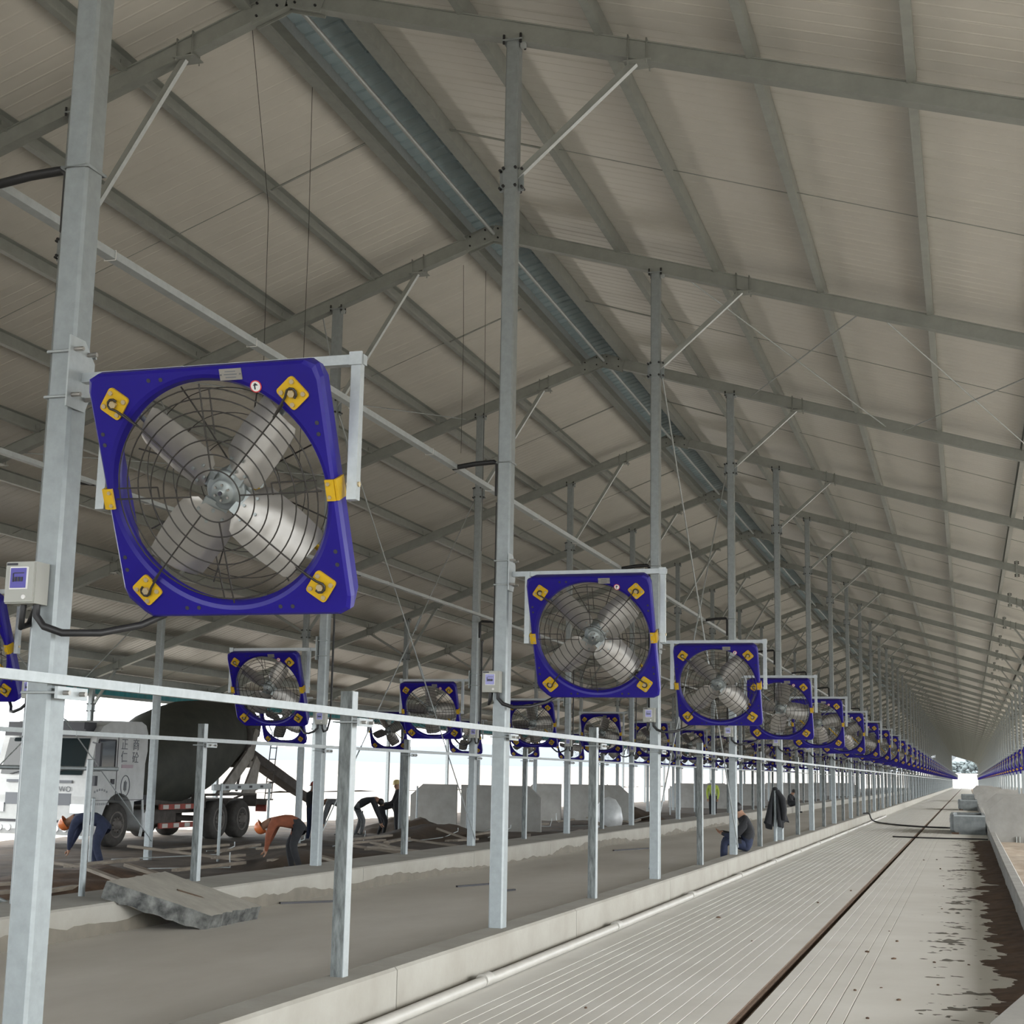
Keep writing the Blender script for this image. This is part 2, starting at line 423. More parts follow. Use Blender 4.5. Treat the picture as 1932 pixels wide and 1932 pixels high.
# thin rods tying the purlins together in the middle of each bay
def rod_mesh(side):
    mb = MB(); xs = PX_R if side > 0 else PX_L
    for a, b in zip(xs[:-1], xs[1:]):
        r = 0.014 if a in (-5.93, -7.0) else 0.006
        mb.cyl((a, 0, zr(a) + RAF_H + 0.09), (b, 0, zr(b) + RAF_H + 0.06), r, 6)
    return mb.mesh('sag_rod', GALV_F)
for side in (1, -1):
    me = rod_mesh(side)
    for k in range(1, 24): link('sag_rod', me, roof, (0, YK(k) + 3.5, 0))
# ridge cap of cross-ribbed sheets
cap = empty('roof_ridge_cap'); tag(cap, 'cross-ribbed bluish steel cap over the ridge opening', kind='structure')
def cap_mesh(L, step):
    mb = MB(); pts = []; n = int(L / step)
    for i in range(n):
        y = i * step
        pts += [(y, 0), (y + step * 0.72, 0), (y + step * 0.80, 0.022), (y + step * 0.92, 0.022)]
    pts.append((L, 0)); cx = [(XR - 0.46, 9.86), (XR - 0.02, 9.98), (XR + 0.42, 9.86)]
    k = len(pts)
    mb.add([(x, y, z + h) for x, z in cx for y, h in pts], [(c * k + i, c * k + i + 1, (c + 1) * k + i + 1, (c + 1) * k + i) for c in range(2) for i in range(k - 1)])
    return mb.mesh('cap_sheet', CAP)
cme = cap_mesh(1.75, 0.25)
y = y_near
for i in range(90): link('cap_sheet', cme, cap, (0, y, 0)); y += 1.75
mb = MB(); mb.add([(x, yy, z) for yy in (y, Y1 + 1) for x, z in ((XR - 0.46, 9.86), (XR - 0.02, 9.98), (XR + 0.42, 9.86))], [(0, 1, 4, 3), (1, 2, 5, 4)]); mb.build('cap_sheet', CAP, cap)
L = Y1 + 1 - y_near; yc = (Y1 + 1 + y_near) / 2
mb = MB(); mb.box((XR - 0.475, yc, 9.79), (0.012, L, 0.26)); mb.build('ridge_lip', GALV_B, cap)
mb = MB(); mb.box((XR + 0.455, yc, 9.78), (0.05, L, 0.20)); mb.build('ridge_baffle', BLK, cap)
mb = MB(); mb.box((XR, yc, 10.03), (1.2, L, 0.02)); mb.build('ridge_top_sheet', GALV_F, cap)
me = MB(); me.cyl((XR + 0.05, 0.12, ZAP + 0.05), (XR + 0.05, BAY - 0.12, ZAP + 0.05), 0.028, 10); me = me.mesh('ridge_pipe', GALV_B)
for k in range(1, 40): link('ridge_pipe', me, cap, (0, YK(k), 0))
# left eave: teal sheets and a pale gutter strip
eave = empty('trim_eave'); tag(eave, 'teal corrugated fascia sheets with a pale gutter along the low eave', kind='structure')
mb = MB(); n = 40
zz = zroof(XE_L) - 0.08
mb.add([(-22.18 + (0.02 if i % 2 else 0), 7.0 * i / n, z) for z in (zz - 0.46, zz) for i in range(n + 1)], [(i, i + 1, n + 2 + i, n + 1 + i) for i in range(n)])
tm = mb.mesh('fascia_sheet', TEAL)
for k in range(2, 40): link('fascia_sheet', tm, eave, (0, YK(k) + 0.02, 0))
mb = MB(); mb.box((-22.1, (Y0 + Y1) / 2, zz - 0.49), (0.16, Y1 - Y0, 0.07)); mb.build('gutter', GALV_F, eave)

# ---- rafters
def rafter_mesh(side):
    mb = MB(); xe = XE_R - 0.1 if side > 0 else XE_L + 0.1
    a, b = (XR + 0.005 * side, 0, 0), (xe, 0, 0)
    def P(x, dz): return (x, 0, zr(x) + dz)
    mb.bar(P(a[0], 0.10), P(b[0], 0.10), 0.105, 0.188)
    mb.bar(P(a[0], 0.006), P(b[0], 0.006), 0.14, 0.012)
    mb.bar(P(a[0], 0.194), P(b[0], 0.194), 0.15, 0.012)
    for x in (PX_R if side > 0 else PX_L): mb.box((x - 0.01 * side, -0.03, zr(x) + 0.27), (0.012, 0.09, 0.12)); 
    return mb.mesh('rafter', GALV_F)
def gusset_mesh():
    mb = MB()
    for s in (-1, 1):
        for yy in (-0.062, 0.062):
            mb.bar((XR + 0.02 * s, yy, zr(XR) + 0.09), (XR + 0.42 * s, yy, zr(XR + 0.42 * s) + 0.09), 0.012, 0.24)
        for x in (0.1, 0.33):
            for z in (0.03, 0.17): mb.cyl((XR + x * s, -0.085, zr(XR + x * s) + z), (XR + x * s, 0.085, zr(XR + x * s) + z), 0.014, 6, 1)
    return mb.mesh('ridge_gusset', [GALV_F, BLK])
def splice_mesh(x):
    mb = MB()
    mb.box((x, 0, zr(x) + 0.1), (0.06, 0.20, 0.42))
    for z in (-0.09, -0.05, 0.25, 0.29):
        mb.cyl((x - 0.06, -0.05, zr(x) + z), (x + 0.06, -0.05, zr(x) + z), 0.011, 6, 1); mb.cyl((x - 0.06, 0.05, zr(x) + z), (x + 0.06, 0.05, zr(x) + z), 0.011, 6, 1)
    return mb.mesh('splice_plate', [GALV_F, BLK])
rm, lm, gm, sp = rafter_mesh(1), rafter_mesh(-1), gusset_mesh(), splice_mesh(1.42)
def place_word(k): return ORD[k] if k < len(ORD) else None
for k in range(1, NB + 1):
    for side, me in ((1, rm), (-1, lm)):
        o = link('rafter', me, None, (0, YK(k), 0))
        slope = 'camera-side' if side > 0 else 'truck-side'
        if 2 <= k <= 12: tag(o, f'galvanized rafter on the {slope} roof slope, {ORD[k - 1]} one seen from the camera', kind='structure')
        else: tag(o, f'galvanized rafter on the {slope} roof slope outside the first dozen', group=f'further {slope} rafters', kind='structure')
        if k <= 12:
            if side > 0: link('ridge_gusset', gm, o); link('splice_plate', sp, o)

# ---- columns, knee braces
def column_mesh(x, zb, w=0.13, d=0.14):
    mb = MB(); mb.box((0, 0, (zb + zr(x)) / 2), (w, d, zr(x) - zb), 0, None, 0.014)
    mb.box((0, 0, zr(x) - 0.008), (0.20, 0.18, 0.016))
    return mb.mesh('column', GALV)
def cap_bolts(x):
    mb = MB()
    for sx in (-1, 1):
        for sy in (-1, 1): mb.cyl((sx * 0.085, sy * 0.078, zr(x) - 0.045), (sx * 0.085, sy * 0.078, zr(x) + 0.05), 0.013, 6)
    mb.box((0.10, -0.03, zr(x) - 0.055), (0.05, 0.05, 0.05), 1)
    return mb.mesh('cap_bolts', [BLK, GALV_B])
def collar_mesh(z):
    mb = MB(); mb.box((0, 0, z), (0.136, 0.146, 0.22))
    for sx in (-1, 1):
        mb.box((sx * 0.095, 0, z), (0.05, 0.012, 0.24), 0)
        for zz_ in (-0.09, 0.09):
            for sy in (-1, 1): mb.cyl((sx * 0.06, sy * 0.083, z + zz_), (sx * 0.06, sy * 0.10, z + zz_), 0.016, 6, 1)
            mb.cyl((sx * 0.11, -0.05, z + zz_), (sx * 0.11, 0.05, z + zz_), 0.014, 6, 1)
    return mb.mesh('brace_collar', [GALV, BLK])
def brace_mesh(xa, za, xb):
    zb = zr(xb) - 0.01; mb = MB()
    mb.bar((xa, 0, za), (xb, 0, zb), 0.06, 0.006, 1, (0, 0, 1))
    d = Vector((xb - xa, 0, zb - za)).normalized(); n_ = Vector((-d.z, 0, d.x)); n_ = n_ if n_.z > 0 else -n_
    for yy in (-0.027, 0.027): mb.bar(Vector((xa, yy, za)) + n_ * 0.03, Vector((xb, yy, zb)) + n_ * 0.03, 0.006, 0.06, 0)
    for e in (-0.09, 0.09):
        mb.tube([(xb + e, -0.085, zb - 0.05), (xb + e, -0.085, zr(xb + e) + 0.22), (xb + e, 0.085, zr(xb + e) + 0.22), (xb + e, 0.085, zb - 0.05)], 0.008, 6, 0)
    mb.box((xb, 0, zb - 0.01), (0.26, 0.20, 0.012), 0)
    return mb.mesh('knee_brace', [GALV_F, GALV_B])
ROWS = [ # x, base z, braces (dx, dz of lower end, dx of upper end), first, last, phrase
    (X1, CURB_Z, [(0.06, 7.31 - 0.02, 1.24)], 1, NB, 'on the curb beside the grooved aisle'),
    (X2, CURB_Z, [(0.06, 7.02, 1.30)], 1, 40, 'on the far curb of the feed alley'),
    (X3, -0.25, [(0.06, 5.0, 0.95), (-0.06, 5.0, -1.15)], 2, 34, 'in the churned soil before the mixer truck'),
    (X4, -0.3, [(0.06, 3.15, 0.7)], 3, 34, 'under the teal eave'),
    (XA, -0.1, [(0.06, 5.6, 1.05), (-0.06, 5.6, -1.05)], 1, NB, 'among the sandy stalls on the camera side'),
    (XB, -0.1, [(-0.06, 4.1, -0.75)], 1, NB, 'under the camera-side eave')]
for x, zb, braces, k0, k1, phrase in ROWS:
    cme_ = column_mesh(x, zb); bme = cap_bolts(x)
    brm = [brace_mesh(a, z, b) for a, z, b in [(x + p, q, x + r_) for p, q, r_ in braces]]
    clm = collar_mesh(braces[0][1])
    for k in range(k0, k1 + 1):
        c = link('column', cme_, None, (x, YK(k), 0))
        if k <= 9: tag(c, f'galvanized square column {phrase}, {ORD[k - k0 + 1]} from the near end', kind='structure')
        else: tag(c, f'galvanized square column {phrase}, beyond the first nine', group='far columns ' + phrase, kind='structure')
        if k <= 14:
            link('cap_bolts', bme, c); link('brace_collar', clm, c)
        for b in brm: link('knee_brace', b, c, (-x, 0, 0))

# ---- crossed bracing rods in the third bay: roof and column rows
def brace_rod(p0, p1, label, tb=None):
    mb = MB(); mb.cyl(p0, p1, 0.011, 6)
    o = mb.build('bracing_rod', GALV_B); tag(o, label, 'rod')
    if tb:
        a, b = Vector(p0), Vector(p1); c = a.lerp(b, tb); d = (b - a).normalized(); s_ = d.cross(Vector((1, 0, 0))).normalized() * 0.03
        t = MB()
        for s in (-1, 1): t.cyl(c - d * 0.18 + s_ * s, c + d * 0.18 + s_ * s, 0.009, 6)
        for e in (-0.18, 0.18): t.cyl(c + d * e - s_, c + d * e + s_, 0.012, 6)
        t.build('turnbuckle', GALV, o)
YA, YB = YK(3), YK(4)
def rp(x, y): return (x, y, zr(x) + 0.05)
for (xa, xb), w in (((-3.6, -1.2), 'upper'), ((-0.9, 1.5), 'lower')):
    brace_rod(rp(xa, YA + 0.08), rp(xb, YB - 0.08), f'thin bracing rod under the {w} camera-side roof sheets running down away from the ridge')
    brace_rod(rp(xb, YA + 0.08), rp(xa, YB - 0.08), f'thin bracing rod under the {w} camera-side roof sheets running up toward the ridge')
for (xa, xb), w in (((-9.2, -11.6), 'upper'), ((-12.0, -14.4), 'lower')):
    brace_rod(rp(xa, YA + 0.08), rp(xb, YB - 0.08), f'thin bracing rod under the {w} truck-side roof sheets running down away from the ridge')
    brace_rod(rp(xb, YA + 0.08), rp(xa, YB - 0.08), f'thin bracing rod under the {w} truck-side roof sheets running up toward the ridge')
for x, w, zt_ in ((X1, 'aisle-side column row', 7.25), (X2, 'far curb column row', 6.9), (X3, 'soil-side column row', 5.0)):
    zb = 0.45 if x > -10 else 0.2
    brace_rod((x + 0.08, YA, zt_), (x + 0.08, YB, zb), f'long diagonal rod with a turnbuckle falling away in the {w}', 0.55)
    brace_rod((x - 0.08, YB, zt_), (x - 0.08, YA, zb), f'long diagonal rod with a turnbuckle rising away in the {w}', 0.42)

# ---- cable trays and the flexible conduits that feed them
def tray(x, z, label, y0, y1):
    root = empty('cable_tray'); tag(root, label, 'cable tray')
    mb = MB(); mb.box((x, (y0 + y1) / 2, z), (0.06, y1 - y0, 0.006)); 
    for s in (-1, 1): mb.box((x + s * 0.03, (y0 + y1) / 2, z + 0.02), (0.004, y1 - y0, 0.045))
    mb.build('channel', GALV_B, root)
    mb = MB(); mb.tube([(x, y0 + 0.1, z + 0.02), (x, y1 - 0.1, z + 0.02)], 0.012, 6); mb.build('cable', BLK, root)
    tie = MB(); tie.tube([(x - 0.036, 0, z - 0.01), (x + 0.036, 0, z - 0.01), (x + 0.036, 0, z + 0.045), (x - 0.036, 0, z + 0.045)], 0.003, 4, 0, True, True); tie = tie.mesh('cable_tie', WHITE)
    y = y0 + 0.7
    while y < min(y1, 45): link('cable_tie', tie, root, (0, y, 0)); y += 1.75
tray(-4.52, 4.47, 'pale cable tray hung beside the aisle-side columns', -6, 200)
tray(-8.40, 4.47, 'pale cable tray hung beside the far curb columns', -6, 200)
def conduit(x, tx, k, label, group=None, z=4.50):
    mb = MB(); y = YK(k); s = 1 if tx > x else -1
    mb.tube([(x + s * 0.085, y, z - 0.30), (x + s * 0.085, y, z), (x + s * 0.12, y, z + 0.02), (x + (tx - x) * 0.6, y, z + 0.01), (tx + s * 0.02, y, z - 0.02)], 0.024, 8)
    o = mb.build('conduit', BLK); tag(o, label, 'conduit', group)
    cl_ = MB(); cl_.tube([(x - 0.072, y - 0.077, z), (x + 0.072, y - 0.077, z), (x + 0.072, y + 0.077, z), (x - 0.072, y + 0.077, z)], 0.008, 6, 0, True, True); cl_.build('clamp_ring', GALV, o)
for k in range(1, 15):
    conduit(X1, -4.52, k, f'black bent conduit reaching from the {ORD[k]} aisle-side column to the cable tray')
for k in range(2, 10):
    conduit(X2, -8.40, k, f'black bent conduit reaching from the {ORD[k]} far curb column to the cable tray')

# ------------------------------------------------------------------ ventilation fans
FW, FH, FD = 1.13, 1.15, 0.15         # housing width, height, depth
RO = 0.513                            # radius of the opening
TILT = Matrix.Rotation(0.444, 4, 'X')
def housing_mesh():
    mb = MB(); N = 96
    def sq(a, w, h, chm):
        """point on a square with cut corners, in direction a"""
        c, s = math.cos(a), math.sin(a)
        chm = chm + 0.075 if c < 0 and s < 0 else chm
        t = min(w / max(abs(c), 1e-9), h / max(abs(s), 1e-9), (w + h - chm) / (abs(c) + abs(s)))
        return c * t, s * t
    A = [2 * math.pi * i / N for i in range(N)]
    w, h = FW / 2, FH / 2
    layers = [
        [(RO + 0.045) * math.cos(a) for a in A], ]
    rings = []
    def circ(r, y): return [(r * math.cos(a), y, r * math.sin(a)) for a in A]
    def squ(dw, chm, y): return [(lambda p: (p[0], y, p[1]))(sq(a, w + dw, h + dw, chm)) for a in A]
    rings = [squ(-0.04, 0.07, FD / 2), circ(RO - 0.002, -FD / 2 + 0.055), circ(RO - 0.004, -FD / 2 + 0.035), circ(RO + 0.012, -FD / 2 + 0.008), circ(RO + 0.03, -FD / 2),
             squ(-0.014, 0.040, -FD / 2), squ(-0.002, 0.035, -FD / 2 + 0.012), squ(0.0, 0.035, -FD / 2 + 0.05), squ(-0.012, 0.05, FD / 2 - 0.02), squ(-0.03, 0.07, FD / 2)]
    for j in range(len(rings) - 1):
        mb.add(rings[j] + rings[j + 1], [(i, (i + 1) % N, N + (i + 1) % N, N + i) for i in range(N)], 0, j < 4)
    # moulded lugs: small dark bolt holes along the rim
    for sx, sz in ((-0.25, 1), (-0.19, 1), (0.12, 1), (0.18, 1), (-0.25, -1), (-0.19, -1), (0.22, -1), (0.28, -1)):
        mb.cyl((sx, -FD / 2 - 0.002, sz * (h - 0.045)), (sx, -FD / 2 + 0.01, sz * (h - 0.045)), 0.010, 8, 1)
    for sz in (0.30, 0.25, -0.28, -0.34):
        for s in (-1, 1): mb.cyl((s * (w - 0.04), -FD / 2 - 0.002, sz), (s * (w - 0.04), -FD / 2 + 0.01, sz), 0.010, 8, 1)
    return mb.mesh('housing', [BLUE, INK])
def corner_plate(sx, sz):
    mb = MB(); ang = math.atan2(sz, sx)
    a = 0.053; r = 0.015; pts = []
    for q in range(4):
        cx, cy = [(a - r, a - r), (-a + r, a - r), (-a + r, -a + r), (a - r, -a + r)][q]
        for t in range(4): th = math.pi / 2 * q + math.pi / 6 * t; pts.append((cx + r * math.cos(th), cy + r * math.sin(th)))
    M = Matrix.Translation((0.435 * sx, -FD / 2, 0.437 * sz)) @ Matrix.Rotation(-ang + (0.12 if sx * sz > 0 else -0.12), 4, 'Y') @ Matrix.Rotation(R(90), 4, 'X')
    mb.prism([(p[0] * 1.0, p[1] * 1.12) for p in pts], 0, 0.012, 0, M)
    for bx, by in ((0.036, 0.036), (-0.036, 0.036), (0.036, -0.036), (-0.036, -0.036)):
        b0 = M @ Vector((bx, by, 0.010)); b1 = M @ Vector((bx, by, 0.020)); mb.cyl(b0, b1, 0.011, 6, 1)
    mb.cyl(M @ Vector((0, 0, 0.01)), M @ Vector((0, 0, 0.03)), 0.017, 6, 1)
    # wire hook of the guard, bent round the centre bolt
    dr = Vector((-sx, 0, -sz)).normalized(); sd = Vector((dr.z, 0, -dr.x)); c = Vector((0.435 * sx, -FD / 2 - 0.024, 0.437 * sz))
    pts = [c + dr * 0.14, c + dr * 0.03 + sd * 0.012]
    pts += [c + (sd * math.cos(t) - dr * math.sin(t)) * 0.024 for t in [0.0, 0.6, 1.3, 2.0, 2.7, 3.4]]
    mb.tube(pts, 0.0055, 6, 2)
    return mb.mesh('corner_plate', [YEL, BOLT, WIRE])
def ringpts(r, y, n=56, a0=0.0, a1=2 * math.pi): return [(r * math.cos(a0 + (a1 - a0) * i / n), y, r * math.sin(a0 + (a1 - a0) * i / n)) for i in range(n)]
def grille_mesh(front):
    mb = MB(); y = -FD / 2 - 0.012 if front else FD / 2 + 0.02; dome = -0.02 if front else 0.06
    def yy(r): return y + dome * (1 - (r / RO) ** 2)
    for r in ([0.12, 0.19, 0.255, 0.32, 0.385, 0.44, 0.485] if front else [0.20, 0.33, 0.45]):
        mb.tube(ringpts(r, yy(r)), 0.0034 if front else 0.0022, 5, 0, True, True)
    for i in range(8):
        a = math.pi / 4 * i + (0 if front else math.pi / 8)
        rr = [0.12, 0.3, 0.44, 0.505 if i % 2 == 0 else 0.50]
        if i % 2 == 1 and front: rr[-1] = 0.49
        mb.tube([(r * math.cos(a), yy(r), r * math.sin(a)) for r in rr], 0.004, 5, 0)
    if front:  # diagonal rods run out to the hooks on the yellow plates
        for sx in (-1, 1):
            for sz in (-1, 1): mb.cyl((0.33 * sx, yy(0.44), 0.33 * sz), (0.39 * sx, -FD / 2 - 0.022, 0.392 * sz), 0.0045, 5)
        for sx in (-1, 1): # short stubs beside the level rods
            mb.cyl((0.28 * sx, yy(.3), 0.05), (0.49 * sx, yy(.5), 0.05), 0.0038, 5); mb.cyl((0.28 * sx, yy(.3), 0.05), (0.28 * sx, yy(.3), -0.005), 0.0038, 5)
            mb.cyl((0.045 * sx, yy(.3), 0.28 * sx), (0.045 * sx, yy(.5), 0.485 * sx), 0.0038, 5)
    return mb.mesh('front_guard' if front else 'rear_guard', WIRE)
def hub_mesh():
    mb = MB()
    mb.lathe([(0.0, -0.055), (0.018, -0.055), (0.018, -0.04), (0.05, -0.04), (0.056, -0.03), (0.06, -0.012), (0.085, -0.008), (0.092, 0.0), (0.092, 0.018), (0.0, 0.018)], 28, 0)
    for i in range(6):
        a = math.pi / 3 * i; mb.cyl((0.036 * math.cos(a), -0.048, 0.036 * math.sin(a)), (0.036 * math.cos(a), -0.038, 0.036 * math.sin(a)), 0.006, 6, 1)
    mb.cyl((0, -0.062, 0), (0, -0.05, 0), 0.010, 8, 2)
    for i in range(4):
        M = Matrix.Rotation(math.pi / 2 * i, 4, 'Y') @ Matrix.Translation((0.10, 0.0, 0)) @ Matrix.Rotation(R(-28), 4, 'X')
        mb.box((0.015, 0, 0), (0.09, 0.014, 0.12), 0, M)
    return mb.mesh('hub', [HUB, STEEL, INK])
def blade_mesh():
    """a broad pressed paddle along +x: cambered, pitched, stiffening ribs, rounded corners, three bolts"""
    mb = MB(); nu, nv = 14, 12
    M = Matrix.Rotation(R(-27), 4, 'X')
    def pt(u, v, off=0.0):
        x = 0.10 + 0.375 * u
        wd = 0.135 + 0.012 * math.sin(math.pi * min(1, u * 1.1))
        if u < 0.16: wd *= 0.62 + 0.38 * math.sqrt(max(0, 1 - ((0.16 - u) / 0.16) ** 2))
        if u > 0.93: wd *= 0.86 + 0.14 * math.sqrt(max(0, 1 - ((u - 0.93) / 0.07) ** 2))
        z = wd * v
        yb = 0.028 * (v * v) - 0.016 + off
        rib = 0.006 * math.exp(-((abs(v) - 0.55) / 0.10) ** 2) * (1 if 0.22 < u < 0.85 else 0)
        rib += 0.005 * math.exp(-((u - 0.36 - 0.1 * v * v) / 0.035) ** 2)
        return (x, yb - rib, z)
    for off in (0.0, 0.003):
        vs = [pt(i / nu, -1 + 2 * j / nv, off) for i in range(nu + 1) for j in range(nv + 1)]
        mb.add(vs, [(i * (nv + 1) + j, i * (nv + 1) + j + 1, (i + 1) * (nv + 1) + j + 1, (i + 1) * (nv + 1) + j) for i in range(nu) for j in range(nv)], 0, True, M)
    for u, v in ((0.10, -0.45), (0.10, 0.45), (0.20, 0.0), (0.03, 0.0)):
        p = pt(u, v); mb.cyl(M @ Vector((p[0], p[1] - 0.012, p[2])), M @ Vector((p[0], p[1], p[2])), 0.008, 6, 1)
    return mb.mesh('blade', [STEEL, HUB])
def motor_mesh():
    mb = MB(); mb.lathe([(0.0, 0.05), (0.085, 0.05), (0.095, 0.06), (0.095, 0.20), (0.08, 0.215), (0.0, 0.215)], 20)
    return mb.mesh('motor', HUB)
def strut_mesh():
    mb = MB(); e = Vector((0.44, 0.10, -0.40)); s = Vector((0.09, 0.09, 0.0))
    mb.cyl(s, e, 0.013, 10); mb.cyl(s.lerp(e, 0.25), s.lerp(e, 0.27), 0.018, 10); mb.cyl(s.lerp(e, 0.6), s.lerp(e, 0.62), 0.018, 10)
    mb.cyl((-0.09, 0.09, 0.0), (-0.46, 0.10, 0.38), 0.013, 10, 1); mb.cyl((0.05, 0.1, 0.08), (0.40, 0.10, 0.44), 0.013, 10, 1)
    return mb.mesh('motor_strut', [YEL, GALV])
def name_plate():
    mb = MB(); y = -FD / 2 - 0.003; mb.box((0.155, y, 0.535), (0.105, 0.006, 0.05))
    for i in range(3): mb.box((0.155, y - 0.004, 0.548 - 0.013 * i), (0.05 + 0.012 * (i % 2), 0.002, 0.004), 1)
    for s in (-1, 1): mb.cyl((0.155 + s * 0.046, y - 0.008, 0.535), (0.155 + s * 0.046, y, 0.535), 0.004, 6, 1)
    return mb.mesh('name_plate', [STEEL, TGREY])
def sticker():
    mb = MB(); y = -FD / 2 - 0.002; Mx = Matrix.Translation((0.265, y, 0.475)) @ Matrix.Rotation(R(90), 4, 'X')
    c = [(math.cos(2 * math.pi * i / 24), math.sin(2 * math.pi * i / 24)) for i in range(24)]
    mb.prism([(a * 0.027, b * 0.027) for a, b in c], 0, 0.002, 0, Mx); mb.prism([(a * 0.022, b * 0.022) for a, b in c], 0.002, 0.003, 1, Mx)
    mb.box((-0.004, 0.0, 0.004), (0.006, 0.026, 0.002), 2, Mx); mb.prism([(-0.012, 0.004), (0.012, 0.004), (0.0, 0.016)], 0.003, 0.005, 2, Mx)
    return mb.mesh('warning_sticker', [RED, WHITE, INK])
def pivot_plate(s):
    mb = MB(); x = s * (FW / 2)
    mb.box((x - s * 0.02, -FD / 2 - 0.006, 0), (0.04, 0.012, 0.095)); mb.box((x + s * 0.008, -FD / 2 + 0.04, 0), (0.012, 0.09, 0.095))
    for z in (-0.03, 0.03): mb.cyl((x - s * 0.025, -FD / 2 - 0.02, z), (x - s * 0.025, -FD / 2, z), 0.009, 6, 1)
    return mb.mesh('pivot_plate', [YEL, BOLT])
def arm_mesh(s, mount):
    """tube frame: level top tube from the column, two hanging tubes that carry the pivots; s=+1 when the fan hangs at +x of its column"""
    mb = MB(); zt = 0.565; xe = s * 0.625; xi = -s * 0.775
    mb.bar((xi, 0, zt), (xe + s * 0.03, 0, zt), 0.045, 0.045)
    for x in (xe, -xe): mb.bar((x, -0.01, zt + 0.02), (x, -0.01, -0.07), 0.045, 0.045)
    for x in (xe, -xe): mb.cyl((x - 0.03, -0.01, 0.0), (x + 0.03, -0.01, 0.0), 0.012, 8, 1)
    mb.bar((xe, -0.036, zt - 0.03), (xe, -0.036, zt + 0.03), 0.06, 0.012, 0)
    return mb.mesh('hanger_frame', [GALV_B, BOLT])
def bracket_mesh(s):
    """bolted plate and U-bolts round the column (column centre at x=-s*0.857)"""
    mb = MB(); cx = -s * 0.857; zt = 0.575
    M = Matrix.Translation((cx + s * 0.075, -0.03, zt)) @ Matrix.Rotation(R(90), 4, 'Y') @ Matrix.Rotation(R(90), 4, 'Z')
    mb.prism([(-0.10, -0.17), (0.05, -0.17), (0.11, -0.05), (0.11, 0.08), (0.02, 0.17), (-0.10, 0.17)], 0, 0.008 * s, 0, M)
    for z in (0.11, -0.11):
        mb.tube([(cx - 0.072, -0.078, zt + z), (cx + 0.09, -0.078, zt + z)], 0.007, 6); mb.tube([(cx - 0.072, -0.078, zt + z), (cx - 0.072, 0.078, zt + z), (cx + 0.09, 0.078, zt + z)], 0.007, 6)
        for yy in (-0.09, 0.02): mb.cyl((cx + s * 0.07, yy, zt + z), (cx + s * 0.13, yy, zt + z), 0.011, 6, 1)
    return mb.mesh('column_bracket', [GALV_B, STEEL])
HOUS, GRF, GRR, HUBM, BLD, MOT, STR, NPL, STK = housing_mesh(), grille_mesh(True), grille_mesh(False), hub_mesh(), blade_mesh(), motor_mesh(), strut_mesh(), name_plate(), sticker()
CPL = [corner_plate(sx, sz) for sx in (-1, 1) for sz in (-1, 1)]
PVT = [pivot_plate(-1), pivot_plate(1)]
ARM = {s: arm_mesh(s, 0) for s in (1, -1)}; BRK = {s: bracket_mesh(s) for s in (1, -1)}
ID = Matrix()
def fan_template(s, ang, bracket=True):
    t = [('housing', HOUS, None, TILT)]
    t += [('corner_plate', c, 0, ID) for c in CPL]
    t += [('pivot_plate', p, 0, ID) for p in PVT]
    t += [('front_guard', GRF, 0, ID), ('rear_guard', GRR, 0, ID), ('name_plate', NPL, 0, ID), ('warning_sticker', STK, 0, ID)]
    t += [('motor', MOT, None, TILT), ('motor_strut', STR, len(t), ID)]
    h = len(t)
    t += [('hub', HUBM, None, TILT @ Matrix.Rotation(ang, 4, 'Y'))]
    t += [('blade', BLD, h, Matrix.Rotation(math.pi / 2 * i, 4, 'Y')) for i in range(4)]
    t += [('hanger_frame', ARM[s], None, ID)]
    if bracket: t += [('column_bracket', BRK[s], None, ID)]
    return t
def far_template(s, guard=True):
    t = [('housing', HOUS, None, TILT)] + [('corner_plate', c, 0, ID) for c in CPL] + ([('front_guard', GRF, 0, ID)] if guard else [])
    h = len(t); t += [('hub', HUBM, None, TILT @ Matrix.Rotation(R(40), 4, 'Y'))] + [('blade', BLD, h, Matrix.Rotation(math.pi / 2 * i, 4, 'Y')) for i in range(4)]
    return t + [('hanger_frame', ARM[s], None, ID)]
FAR = {s: joined(far_template(s), 'ventilation_fan') for s in (1, -1)}
FAR2 = {s: joined(far_template(s, False), 'ventilation_fan') for s in (1, -1)}
ANG1 = [0, R(43), R(50), R(47), R(100), R(78), R(60), R(20), R(75)]
def fan_row(x, s, dx, zc, ks, phrase, angs, near_max, dy=0.0, bracket=True):
    for n, k in enumerate(ks):
        loc = (x + dx, YK(k) + dy, zc)
        if k <= near_max:
            f = place(fan_template(s, angs(k), bracket), 'ventilation_fan', loc)
            tag(f, f'square blue ventilation fan {phrase}, {ORD[n + 1]} from the near end', 'fan', 'blue fans ' + phrase)
        else:
            f = link('ventilation_fan', (FAR if k <= 20 else FAR2)[s], None, loc)
            tag(f, f'small distant square blue fan {phrase}, past the first dozen', 'fan', 'distant blue fans ' + phrase)
fan_row(X1, 1, 0.857, 2.893, range(1, NB + 1), 'on the aisle-side columns', lambda k: ANG1[k] if k < len(ANG1) else R(37 * k % 90), 12)
fan_row(X2, -1, -0.857, 2.83, range(2, 26), 'on the far curb columns', lambda k: {2: R(60), 3: R(38), 4: R(2), 5: R(-6), 6: R(20), 7: R(55)}.get(k, R(53 * k % 90)), 12)
fan_row(X3, -1, -0.36, 2.83, range(5, 22), 'on the soil-side columns', lambda k: R(41 * k % 90), 10, -0.34, False)
fan_row(XA, 1, 0.36, 2.86, range(3, NB + 1), 'on the stall-side columns', lambda k: R(41 * k % 90), 3, -0.34, False)

